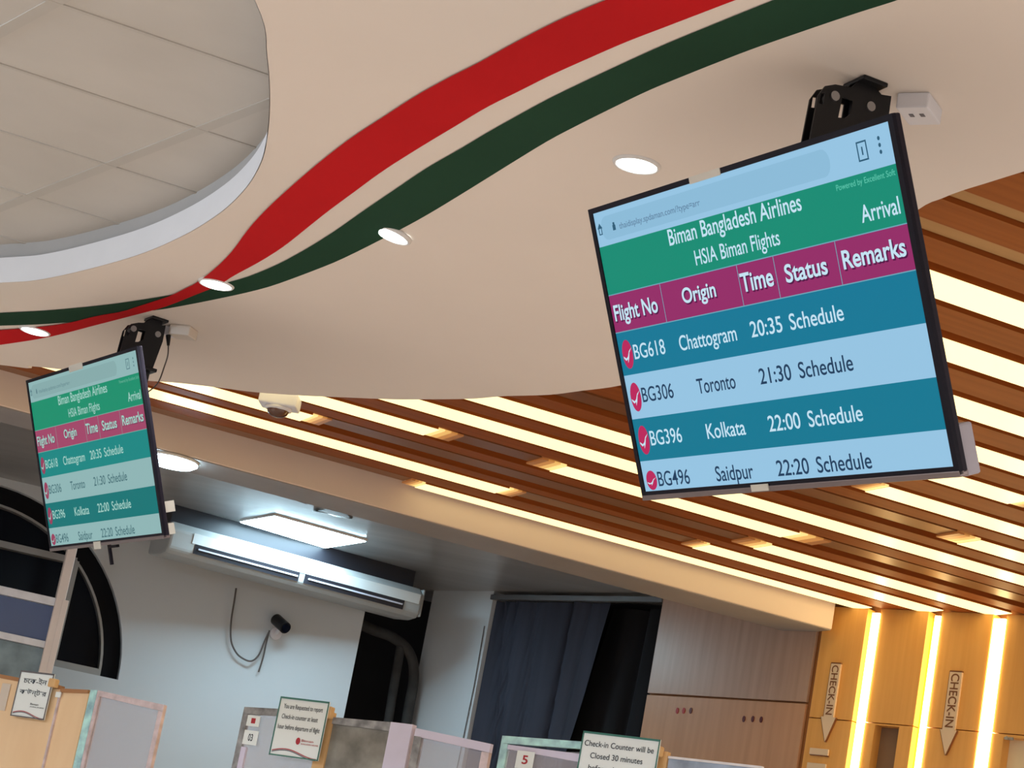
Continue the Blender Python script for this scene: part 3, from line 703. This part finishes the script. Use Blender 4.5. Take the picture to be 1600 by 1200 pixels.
# ---- dome camera under the slats
p = at_z(437, 629, HS - 0.03)
root = thing('dome_camera', 'white dome camera under the wood slats at the white ceiling edge', 'camera', T((p[0], p[1], HS)) @ Matrix.Rotation(R(-5), 4, 'Z'))
MB().box(-.068, .068, -.05, .05, -.048, 0).build('housing', M['box_white'], root, bevel=.006)
MB().lathe([(.0, -.085), (.020, -.082), (.034, -.072), (.040, -.058), (.040, -.048)], 28).build('dome', M['dome'], root, smooth=True)
MB().lathe([(.040, -.060), (.047, -.057), (.047, -.046), (.040, -.046)], 28).build('dome_ring', M['box_white'], root, smooth=True)

# ================================================================== AIR CONDITIONER
PAC = Plane(tuple(at_z(302, 822, CZ + 1.705)[:2]), R(62))
ua, za = PAC.uz(302, 822); ub, zb2 = PAC.uz(663, 926)
root = thing('air_conditioner', 'white ceiling air conditioner along the pale wall under the grey ceiling', 'air conditioner', PAC.shifted(-0.50).frame(ua, HB))
L = ub - ua; zt = za - HB
zf = PAC.uz(450, 902)[1] - HB       # lower edge of the front face
prof = [(0.235, zt + .004), (0.46, zt + .003), (.495, zt - .026), (.505, zt - .034), (.495, zf - .008), (.470, zf - .030), (.40, zf - .038), (.235, PAC.shifted(-.265).uz(440, 921)[1] - HB)]
prof = [(p[0], p[1]) for p in prof]
MB().extrude_x(prof, -0.10, L).build('body', M['ac_grey'], root, bevel=.012)
def face_pt(x, t): # along the slanted face from top lip to louver bottom
    a, b = np.array([.505, zt - .034]), np.array([.495, zf - .008]); q = a + (b - a) * t; return q
nf = np.array([(zt - .034 - zf + .008), -.01]); nf = nf / np.linalg.norm(nf)
if nf[0] < 0: nf = -nf
def face_quad(name, x0, x1, t0, t1, th, m, par):
    a, b = face_pt(0, t0), face_pt(0, t1)
    pr = [tuple(a), tuple(b), tuple(b + nf * th), tuple(a + nf * th)]
    return MB().extrude_x(pr, x0, x1).build(name, m, par)
face_quad('front_panel', .012, L - .02, -.02, .50, .004, M['ac'], root)
half = PAC.uz(470, 905)[0] - ua
for x0, x1 in ((.03, half - .012), (half + .018, L - .10)):
    lv = face_quad('louver', x0, x1, .46, .99, .003, M['louver_dark'], root)
    face_quad('vane', x0 + .02, x1 - .01, .68, .76, .010, M['louver_light'], lv)
on(root, 'gap_block', (-.08, L - .02, zt, -.001, .25, .40), M['louver_dark'], 'dark block filling the shaded gap above the unit')  # added dark block, keeps light from leaking through the gap onto the wall
on(root, 'end_cap', (L - .002, L + .012, zf - .02, zt + .0, .26, .49), M['ac_grey'], None, .006)

# ---- CCTV camera and cables on the pale wall
def wall_tube(pl, pxs, r, name, m, parent=None, n=8, off=0.0, sub=6):
    P3 = [pl.shifted(off).hit(x, y) for x, y in pxs]
    return P3
u, z = PWL.uz(434, 980)
root = thing('security_camera', 'small dark security camera on a bracket on the pale wall', 'camera', PWL.frame(u, z))
MB().tube([(-.005, -.035, 0), (-.005, -.035, .012)], .030, 16).build('base', M['box_white'], root)
MB().tube([(-.005, -.035, .01), (-.003, -.02, .05), (.0, .005, .075)], .009, 10).build('bracket', M['box_white'], root)
MB().tube([(-.022, .032, .03), (.016, -.010, .115)], .030, 18).build('camera_body', M['black'], root)
MB().tube([(.016, -.010, .115), (.020, -.014, .123)], .022, 18).build('lens', M['night'], root)
def cable(name, pl, pxs, r, m, label, off=0.02):
    P3 = [pl.shifted(off).hit(x, y) for x, y in pxs]
    root = tag(MB().tube([tuple(p - P3[0]) for p in smooth_curve(P3, 6)], r, 8).build(name, m, None, T(P3[0])), label, 'cable')
    return root
cable('hanging_cable', PWL, [(369, 919), (366, 940), (361, 972), (361, 1000), (368, 1018), (378, 1028), (392, 1033), (404, 1024), (413, 1003), (420, 988)], .0045, M['cable'], 'dark cable looping down the wall below the air conditioner to the camera', .03)
cable('loose_cable', PWL, [(421, 985), (416, 1005), (411, 1028), (404, 1050)], .004, M['cable'], 'short loose cable end hanging below the security camera', .02)

# ---- pipes in the dark gap
PGP = PWL.shifted(-0.25)
def pipe(pxs, r, label):
    P3 = [PGP.hit(x, y) for x, y in pxs]
    P3 = smooth_curve(P3, 6) + [np.array([PGP.hit(*pxs[-1])[0], PGP.hit(*pxs[-1])[1], 0.0])]
    return tag(MB().tube([tuple(np.array(p) - P3[0]) for p in P3], r, 14).build('insulated_pipe', M['pipe'], None, T(P3[0]), smooth=True), label, 'pipe')
pipe([(560, 974), (585, 985), (612, 995), (634, 1012), (645, 1035), (646, 1065), (640, 1100), (634, 1135)], .028, 'curved insulated pipe bending down in the dark gap')
pipe([(626, 1010), (622, 1035), (615, 1075), (607, 1125)], .024, 'straight insulated pipe left of the curved one in the dark gap')

# ================================================================== CURTAIN
zc = u0(900, 938)[1]
wcur = ol - cr
root = thing('curtain', 'dark navy curtain hanging from a grey rail beside the oak panels', 'curtain', F0 @ T((cr, 0, 0)))
ztp, zbt = u0(900, 938)[1], u0(850, 1150)[1]
def fold(pt, pb):
    return (u0(*pt)[0] - cr, u0(*pb)[0] - cr)
def lerp_z(f, zz): return f[1] + (f[0] - f[1]) * (zz - zbt) / (ztp - zbt)
def curtain_part(ea, eb, valleys, wave, base, name, m_):
    nx, nz_ = 150, 20; vs = []; fs = []
    for j in range(nz_ + 1):
        zz = 0.05 + (zc - 0.055) * j / nz_; zl = max(zz, zbt - 0.3)
        a, b = lerp_z(ea, zl), lerp_z(eb, zl)
        for i in range(nx + 1):
            uu = a + (b - a) * i / nx
            d = wave * math.sin(2 * PI * uu / 0.21 + 0.6 * zz)
            for f, w_, dp in valleys:
                c_ = lerp_z(f, zl); d -= dp * 1.5 * math.exp(-abs((uu - c_) / w_) ** 1.3); d += dp * .5 * math.exp(-((uu - c_ - 1.9 * w_) / (1.2 * w_)) ** 2)
            vs.append((uu, zz, base + d))
    for j in range(nz_):
        for i in range(nx): fs.append((j * (nx + 1) + i, j * (nx + 1) + i + 1, (j + 1) * (nx + 1) + i + 1, (j + 1) * (nx + 1) + i))
    return MB().add(vs, fs).build(name, M[m_], root, smooth=True)
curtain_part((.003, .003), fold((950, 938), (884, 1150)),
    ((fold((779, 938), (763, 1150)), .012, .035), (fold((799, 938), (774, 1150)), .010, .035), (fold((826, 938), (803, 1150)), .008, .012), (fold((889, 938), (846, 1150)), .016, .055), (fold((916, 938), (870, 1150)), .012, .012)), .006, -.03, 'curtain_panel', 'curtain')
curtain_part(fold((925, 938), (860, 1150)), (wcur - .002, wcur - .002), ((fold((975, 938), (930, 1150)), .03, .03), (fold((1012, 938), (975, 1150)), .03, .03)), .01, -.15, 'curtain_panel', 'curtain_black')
rl = MB().box(-.01, wcur, zc - .004, zc + .022, -.02, .012).build('curtain_rail', M['rail'], root, bevel=.002)
cord_p = [PW0.shifted(.006).hit(x, y) for x, y in ((757, 978), (741, 1070), (724, 1152))]
cord_p.append(cord_p[-1] + (cord_p[-1] - cord_p[-2]) * 1.0)
tag(MB().tube([tuple(p - cord_p[0]) for p in cord_p], .0025, 6).build('wall_cable', M['cable'], None, T(cord_p[0])), 'thin dark cord running down the pale wall left of the curtain', 'cord')

# ---- small dark slots on the lower oak panel
sl = [((1060, 1111), 'hole_red'), ((1070, 1111), 'hole_red'), ((1081, 1111), 'hole'), ((1164, 1124), 'hole'), ((1178, 1124), 'hole'), ((1191, 1125), 'hole')]
sl_l = ['bright red socket, first of the left three on the oak panel', 'red socket, middle of the left three on the oak panel', 'dark socket, last of the left three on the oak panel', 'dark red socket, first of the right three on the oak panel', 'dark red socket, middle of the right three on the oak panel', 'dark red socket, last of the right three on the oak panel']
for ((px, m_), lb) in zip(sl, sl_l):
    u, z = u0(*px)
    pts = [(.008 * math.cos(t) , .014 * math.sin(t)) for t in np.linspace(0, 2 * PI, 17)[:-1]]
    tag(MB().prism(pts, 0, .004).build('wall_socket', M[m_], None, F0 @ T((u, z, .006))), lb, 'socket', 'small sockets on the oak panel')

# ================================================================== CHECK-IN ARROWS
def arrow(px_top, px_bot, wpx, head, tip, label):
    (ux, zt_), (uy, zb_) = u1(*px_top), u1(*px_bot)
    cu_ = 0.5 * (ux + uy); w = abs(u1(px_top[0] + wpx / 2, px_top[1])[0] - u1(px_top[0] - wpx / 2, px_top[1])[0]) / 2
    hw_ = abs(u1(head[1], px_bot[1])[0] - u1(head[0], px_bot[1])[0]) / 2; zt2 = u1(*tip)[1]
    root = thing('arrow_sign', label, 'sign', F1 @ T((cu_, zb_, 0)), 'check-in arrow signs')
    hgt = zt_ - zb_
    MB().box(-w, w, .0, hgt, 0, .012).build('shaft', M['arrow'], root)
    MB().prism([(-hw_, 0), (hw_, 0), (0, zt2 - zb_)], 0, .012).build('arrow_head', M['arrow'], root)
    e = MB(); t = .0035
    e.box(-w - t, -w, 0, hgt + t, 0, .010); e.box(-w, w, hgt, hgt + t * 1.6, 0, .013)
    e.build('edge_trim', M['brown_edge'], root)
    d = np.array([0 - -hw_, zt2 - zb_]); e2 = MB()
    for sg_ in (-1, 1):
        a = np.array([sg_ * hw_, 0]); b = np.array([0, zt2 - zb_]); nn = np.array([sg_ * 1.0, -.5]); nn = nn / np.linalg.norm(nn) * t
        e2.prism([tuple(a), tuple(a + nn), tuple(b + nn), tuple(b)], 0, .010)
    e2.build('head_trim', M['brown_edge'], root)
    tx = MB().text('CHECK-IN', 0, hgt * .93, 0, w * 1.25, 0, .012, xf=lambda p: (p[1] - w * .62, hgt * .97 - p[0], .0135))
    tx.build('lettering', M['brown_edge'], root, recalc=False)
arrow((1308, 1038), (1297, 1121), 15, (1283, 1306), (1288, 1159), 'left down arrow sign reading CHECK-IN on the oak wall')
arrow((1496, 1051), (1484, 1141), 19, (1470, 1496), (1478, 1180), 'right down arrow sign reading CHECK-IN on the oak wall')
for px, lb in (((1281, 1175), 'small cream plate below the left arrow sign, the upper of two'), ((1277, 1198), 'small cream plate below the left arrow sign, the lower of two')):
    u, z = u1(*px)
    r_ = thing('wall_plate', lb, 'plate', F1 @ T((u, z, 0)), 'cream plates below the left arrow')
    MB().box(-.048, .048, -.014 if px[1] < 1190 else -.05, .014, 0, .010).build('plate_face', M['arrow'], r_, bevel=.002)
    MB().box(-.044, .05, -.018 if px[1] < 1190 else -.053, -.0141 if px[1] < 1190 else -.0501, 0, .008).build('plate_edge', M['brown_edge'], r_)
u, z = u1(1578, 1152)
hk = thing('wall_hook', 'small grey hook at the top of the bright niche at lower right', 'hook', F1 @ T((u, z - .006, 0)))
MB().box(-.02, .02, -.006, .006, 0, .012).build('hook_plate', M['frame_grey'], hk, bevel=.003)
MB().tube([(0, 0, .01), (0, -.004, .022), (0, .006, .028)], .003, 8).build('hook_arm', M['frame_grey'], hk)

# ================================================================== COUNTER SCREENS (row of partitions)
PR = Plane((-1.70, 8.61), math.atan2(2.38, -1.70))
FR = PR.frame(0, 0)
dR = 1 if Vector(FR.col[0][:3]).dot(Vector(PR.d)) > 0 else -1
def ur(x, y): u, z = PR.uz(x, y); return u * dR, z
def at(u, off=0.0): return FR @ T((u, 0, off))
def bar(mb, a, b, w, z0, z1):
    """bar whose upper/outer edge runs a-b, width w towards the inside (down or sideways), local coordinates"""
    bar2d(mb, a, b, w, z0, z1)
# --- A: tan board partition at far left
a0, za0 = ur(-40, 1050); a1, za1 = ur(96, 1076); a2, za2 = ur(139, 1078)
rootA = thing('counter_partition', 'tan board counter partition at the lower left corner', 'partition', at(a0))
MB().prism([(0, 0), (a1 - a0, 0), (a1 - a0, za1), (0, za0)], -.012, .0).build('tan_panel', M['tan'], rootA)
MB().prism([(a1 - a0 + .004, 0), (a2 - a0, 0), (a2 - a0, za2 - .008), (a1 - a0 + .004, za1 - .012)], -.014, -.004).build('tan_panel', M['tan'], rootA)
m_ = MB(); m_.prism([(a1 - a0 - .004, 0), (a1 - a0 + .004, 0), (a1 - a0 + .004, za1 - .01), (a1 - a0 - .004, za1 - .01)], -.01, .004); m_.build('edge_post', M['pinkframe'], rootA)
m_ = MB(); m_.prism([(0, za0 - .004), (a1 - a0, za1 - .004), (a1 - a0, za1 + .010), (0, za0 + .010)], -.016, .004); m_.prism([(a1 - a0, za1 - .014), (a2 - a0, za2 - .012), (a2 - a0, za2), (a1 - a0, za1)], -.016, .004)
m_.build('top_rail', M['tan_edge'], rootA)
# --- B: clear sheet in pinkish frame
b0, zb0 = ur(155, 1079); b1, zb1 = ur(259, 1102)
rootB = thing('counter_partition', 'clear partition in a pinkish taped frame with pale blue edge, beside the tan board', 'partition', at(b0))
w = b1 - b0; fwd = .020
m_ = MB(); m_.prism([(0, zb0), (w, zb1), (w, zb1 - .024), (0, zb0 - .020)], -.008, .008); m_.build('top_rail', M['pinkframe'], rootB)
MB().box(w - .022, w, 0, zb1 - .024, -.008, .008).build('side_rail', M['pinkframe'], rootB)
MB().box(0, .016, 0, zb0 - .02, -.008, .008).build('side_rail', M['pinkframe'], rootB)
MB().prism([(-.034, 0), (0, 0), (0, zb0), (-.034, zb0 - .002)], -.012, .010).build('film_edge', M['cyan'], rootB)
MB().prism([(.016, 0), (w - .022, 0), (w - .022, zb1 - .024), (.016, zb0 - .02)], -.002, .002).build('clear_sheet', M['pane'], rootB)
# --- C: mottled frame with number cards, tan post and mottled pane
c0, zc0 = ur(384, 1105); c1, zc1 = ur(445, 1110); c2, zc2 = ur(506, 1112); c3, zc3 = ur(522, 1121); c4, zc4 = ur(614, 1129); c5, zc5 = ur(648, 1133)
rootC = thing('counter_partition', 'partition in a mottled grey taped frame with number cards, left of centre', 'partition', at(c0))
m_ = MB(); m_.prism([(0, zc0), (c2 - c0, zc2), (c2 - c0, zc2 - .024), (0, zc0 - .024)], -.008, .008); m_.build('top_rail', M['mottle'], rootC)
MB().box(0, .022, 0, zc0 - .024, -.008, .008).build('side_rail', M['mottle'], rootC)
MB().box(.022, .044, 0, ur(380, 1167)[1], -.006, .006).build('film_strip', M['lilac'], rootC)
MB().prism([(.022, 0), (c2 - c0, 0), (c2 - c0, zc2 - .024), (.022, zc0 - .024)], -.002, .002).build('clear_sheet', M['pane'], rootC)
MB().box(c2 - c0, c3 - c0, 0, zc2, -.010, .006).build('tan_post', M['tan_block'], rootC)
MB().prism([(c3 - c0, 0), (c4 - c0, 0), (c4 - c0, zc4), (c3 - c0, zc3)], -.010, -.002).build('mottled_panel', M['grey_pane'], rootC)
m_ = MB(); m_.prism([(c3 - c0, zc3), (c4 - c0, zc4), (c4 - c0, zc4 - .03), (c3 - c0, zc3 - .022)], -.001, .006); m_.build('top_rail', M['mottle'], rootC)
MB().prism([(c4 - c0, 0), (c5 - c0, 0), (c5 - c0, zc5), (c4 - c0, zc4)], -.012, .012).build('film_post', M['lilac'], rootC)
# --- C2: lilac frame
e0, ze0 = ur(650, 1138); e1, ze1 = ur(769, 1163)
rootE = thing('counter_partition', 'clear partition in a lilac taped frame below the navy curtain', 'partition', at(e0 + .004))
w = e1 - e0 - .004
m_ = MB(); m_.prism([(0, ze0), (w, ze1), (w, ze1 - .028), (0, ze0 - .026)], -.008, .008); m_.build('top_rail', M['lilac'], rootE)
MB().box(w - .030, w, 0, ze1 - .028, -.008, .008).build('side_rail', M['pinkframe'], rootE)
MB().box(0, .030, 0, ze0 - .026, -.008, .008).build('side_rail', M['mottle'], rootE)
MB().prism([(.030, 0), (w - .030, 0), (w - .030, ze1 - .028), (.030, ze0 - .026)], -.002, .002).build('clear_sheet', M['pane'], rootE)
# --- D: pale blue frame with card
d0_, zd0 = ur(787, 1150); d1_, zd1 = ur(920, 1168); d2_, zd2 = ur(1026, 1174); d3_, zd3 = ur(1044, 1183); d4_, zd4 = ur(1190, 1199)
rootD = thing('counter_partition', 'partition in a pale blue frame with one number card, below the curtain', 'partition', at(d0_))
w = d1_ - d0_
m_ = MB(); m_.prism([(0, zd0), (d2_ - d0_, zd2 + .012), (d2_ - d0_, zd2 - .010), (0, zd0 - .024)], -.008, .008); m_.build('top_rail', M['cyan'], rootD)
MB().box(0, .026, 0, zd0 - .024, -.008, .008).build('side_rail', M['cyan'], rootD)
m_ = MB(); m_.prism([(.026, zd0 - .026), (w, zd1 - .024), (w, zd1 - .050), (.026, zd0 - .040)], -.006, .006); m_.build('film_strip', M['lilac'], rootD)
MB().prism([(.026, 0), (d2_ - d0_, 0), (d2_ - d0_, zd2 - .012), (.026, zd0 - .042)], -.002, .002).build('clear_sheet', M['pane'], rootD)
MB().box(d2_ - d0_, d3_ - d0_, 0, zd2 + .002, -.012, .006).build('tan_post', M['tan_block'], rootD)
rootG = thing('counter_partition', 'blue grey pane with a white top edge, at the bottom under the oak panel', 'partition', at(d3_ + .003))
w = d4_ - d3_
MB().prism([(0, 0), (w, 0), (w, zd4 - .004), (0, zd3 - .004)], -.006, .0).build('blue_grey_pane', M['bluegrey'], rootG)
m_ = MB(); m_.prism([(0, zd3 - .004), (w, zd4 - .004), (w, zd4 + .003), (0, zd3 + .003)], -.010, .006); m_.build('top_rail', M['white_rail'], rootG)

# ---- holders, cards and signs
def block(px, w_, h_, label):
    u, z = ur(*px)
    return tag(MB().box(-w_, w_, -h_, h_, -.010, .014).build('wood_block', M['tan_block'], None, FR @ T((u, z, 0.016)), bevel=.004), label, 'block', 'wood blocks holding the signs')
block((89, 1069), .018, .016, 'small tan wood block behind the left paper sign')
block((519, 1115), .015, .020, 'small tan wood block at the right of the middle paper sign')
block((1033, 1176), .014, .016, 'small tan wood block at the right edge of the right paper sign')
def card(px0, px1, label, txt, m_txt, offz=.010):
    (ua_, z1_), (ub_, z0_) = ur(*px0), ur(*px1)
    r_ = thing('number_card', label, 'card', FR @ T((ua_, z0_, offz)), 'number cards on the partitions')
    w_, h_ = ub_ - ua_, z1_ - z0_
    MB().box(0, w_, 0, h_, 0, .002).build('card_face', M['paper'], r_)
    if txt:
        MB().text(txt, w_ * .35, w_ * .68, h_ * .28, h_ * .45, .0025, .02).build('lettering', M[m_txt], r_, recalc=False)
card((391, 1118), (407, 1137), 'upper number card with a red figure on the mottled grey frame', '1', 'ink_red')
card((386, 1141), (403, 1166), 'lower number card reading 03 on the mottled grey frame', '03', 'ink')
card((812, 1173), (834, 1204), 'number card with a red figure on the pale blue frame', '5', 'ink_red')
(ua_, z1_), (ub_, z0_) = ur(8, 1068), ur(17, 1112)
r_ = thing('number_card', 'faded pale card on the tan board at the left edge', 'card', FR @ T((ua_ - .01, z0_, .002)), 'number cards on the partitions')
MB().box(0, .045, 0, z1_ - z0_, 0, .002).build('card_face', M['box_beige'], r_)
u, z = ur(93, 1086)
tag(MB().box(-.012, .012, -.010, .010, 0, .004).build('paper_tag', M['paper'], None, FR @ T((u, z, .005))), 'tiny white paper tag on the tan board edge', 'tag')

def sign(px0, px1, label, lines, off, logo=True, wave=True, trim='sign_green', cut=None):
    (ua_, z1_), (ub_, z0_) = ur(*px0), ur(*px1)
    r_ = thing('paper_sign', label, 'sign', FR @ T((ua_, z0_, off)), 'framed paper signs on the partitions')
    w_, h_ = ub_ - ua_, z1_ - z0_
    MB().box(0, w_, 0, h_, -.004, 0).build('sign_face', M['paper'], r_)
    t = .006; f = MB()
    f.box(0, w_, h_ - t, h_, 0, .003); f.box(0, w_, 0, t * .7, 0, .003); f.box(0, t * .5, 0, h_, 0, .003); f.box(w_ - t * .5, w_, 0, h_, 0, .003)
    f.build('sign_frame', M[trim], r_)
    tx = MB()
    for body, a, b, y, cap in lines: tx.text(body, w_ * a, w_ * b, h_ * y, h_ * cap, .0012, .006)
    tx.build('lettering', M['ink'], r_, recalc=False)
    if logo:
        lg = MB().disc(w_ * .53, h_ * .285, w_ * .045, h_ * .06, .0012).build('roundel', M['ink_red'], r_)
        MB().text('Biman', w_ * .60, w_ * .84, h_ * .285, h_ * .035, .0012, .01).text('BANGLADESH AIRLINES', w_ * .60, w_ * .95, h_ * .235, h_ * .022, .0012, .01).build('lettering', M['ink_red'], r_, recalc=False)
    if wave:
        for (dy, m2) in ((0.0, 'ink_red'), (-.022, 'ink_grey')):
            n = 24; v_ = []
            for i in range(n + 1):
                t_ = i / n; y_ = .075 + .055 * math.sin(PI * (t_ * 1.5 + .05)) + dy
                v_ += [(w_ * (.04 + .92 * t_), h_ * (y_ - .008), .0012), (w_ * (.04 + .92 * t_), h_ * (y_ + .008), .0012)]
            MB().add(v_, [(2 * i, 2 * i + 2, 2 * i + 3, 2 * i + 1) for i in range(n)]).build('wave_line', M[m2], r_, recalc=False)
    return r_
sign((40, 1049), (75, 1127), 'narrow white paper sign with grey script on the tan board partition', [('\u099a\u09c7\u0995-\u0987\u09a8', .14, .84, .74, .10), ('\u0995\u09be\u0989\u09a8\u09cd\u099f\u09be\u09b0', .10, .90, .50, .09), ('Biman', .50, .74, .285, .04), ('AIRLINES', .50, .92, .235, .022)], .022, logo=False, trim='ink_grey')
sign((449, 1091), (506, 1192), 'white paper sign asking passengers to report early, on the mottled frame', [('You are Requested to report', .10, .90, .81, .075), ('Check-in counter at least', .10, .84, .635, .075), ('hour before departure of flight', .06, .92, .46, .075)], .034)
sign((921, 1145), (1022, 1272), 'white paper sign reading Check-in Counter will be Closed, right of the curtain', [('Check-in Counter will be', .04, .94, .80, .075), ('Closed 30 minutes', .14, .82, .635, .075), ('before departure', .14, .82, .47, .07)], .034)

# ================================================================== WHITE POST FRAME in front of the arched window
PP = PWL.shifted(0.62)
FP_ = PP.frame(0, 0)
up, zp = PP.uz(85, 980)
rootP = thing('glazed_frame', 'cream post frame with white rails and blue glass at the left edge', 'frame', PP.frame(up, 0))
pw = (PP.uz(97, 960)[0] - PP.uz(78, 960)[0]) / 2
ztop = HB - .002
MB().box(-pw * .95, pw * .65, 0, ztop, -.03, .03).build('post', M['cream_post'], rootP, bevel=.003)
MB().box(pw * .2, pw * 1.25, 0, PP.uz(98, 938)[1], -.012, .034).build('post_board', M['cream_post'], rootP, bevel=.002)
for (ya, yb) in ((932, 945), (1003, 1014)):
    z1_, z0_ = PP.uz(60, ya - 3)[1], PP.uz(60, yb - 3)[1]
    MB().box(-1.6, -pw * .95, z0_, z1_, -.02, .02).build('rail', M['white_rail'], rootP, bevel=.002)
zr1 = PP.uz(60, 943)[1]; zr2 = PP.uz(60, 1000)[1]; zr3 = PP.uz(60, 1012)[1]
MB().box(-1.6, -pw * .95, zr2, zr1, -.004, .004).build('glass_pane', M['bluepane'], rootP)
MB().box(-1.6, -pw * .95, 0.5, zr3, -.004, .004).build('glass_pane', mat('teal_grey_glass', (0.20, 0.27, 0.31), 0.25, var=0.3, scale=10), rootP)

# ---- loose silver film under the grey ceiling
def film(pxs, w_, label):
    P3 = [at_z(x, y, HB - .012 - .012 * (i % 2)) for i, (x, y) in enumerate(pxs)]
    P3 = smooth_curve(P3, 4); mb = MB(); n = len(P3); vs = []
    for i, p in enumerate(P3):
        vs += [tuple(np.array(p) + np.array([0, -w_ / 2, 0.0])), tuple(np.array(p) + np.array([0, w_ / 2, .010 + .006 * math.sin(i)]))]
    mb.add(vs, [(2 * i, 2 * i + 2, 2 * i + 3, 2 * i + 1) for i in range(n - 1)])
    o = mb.build('loose_film', M['foil'], None); c_ = np.array(P3[0])
    o.data.transform(T(-c_)); o.matrix_world = T(c_)
    return tag(o, label, 'film')
film([(345, 737), (375, 752), (410, 765), (445, 778), (480, 790)], .05, 'strip of loose silver film on the grey ceiling, left of the panel light')
film([(488, 800), (520, 806), (550, 813)], .06, 'short piece of loose silver film right behind the panel light')

bpy.context.view_layer.update()
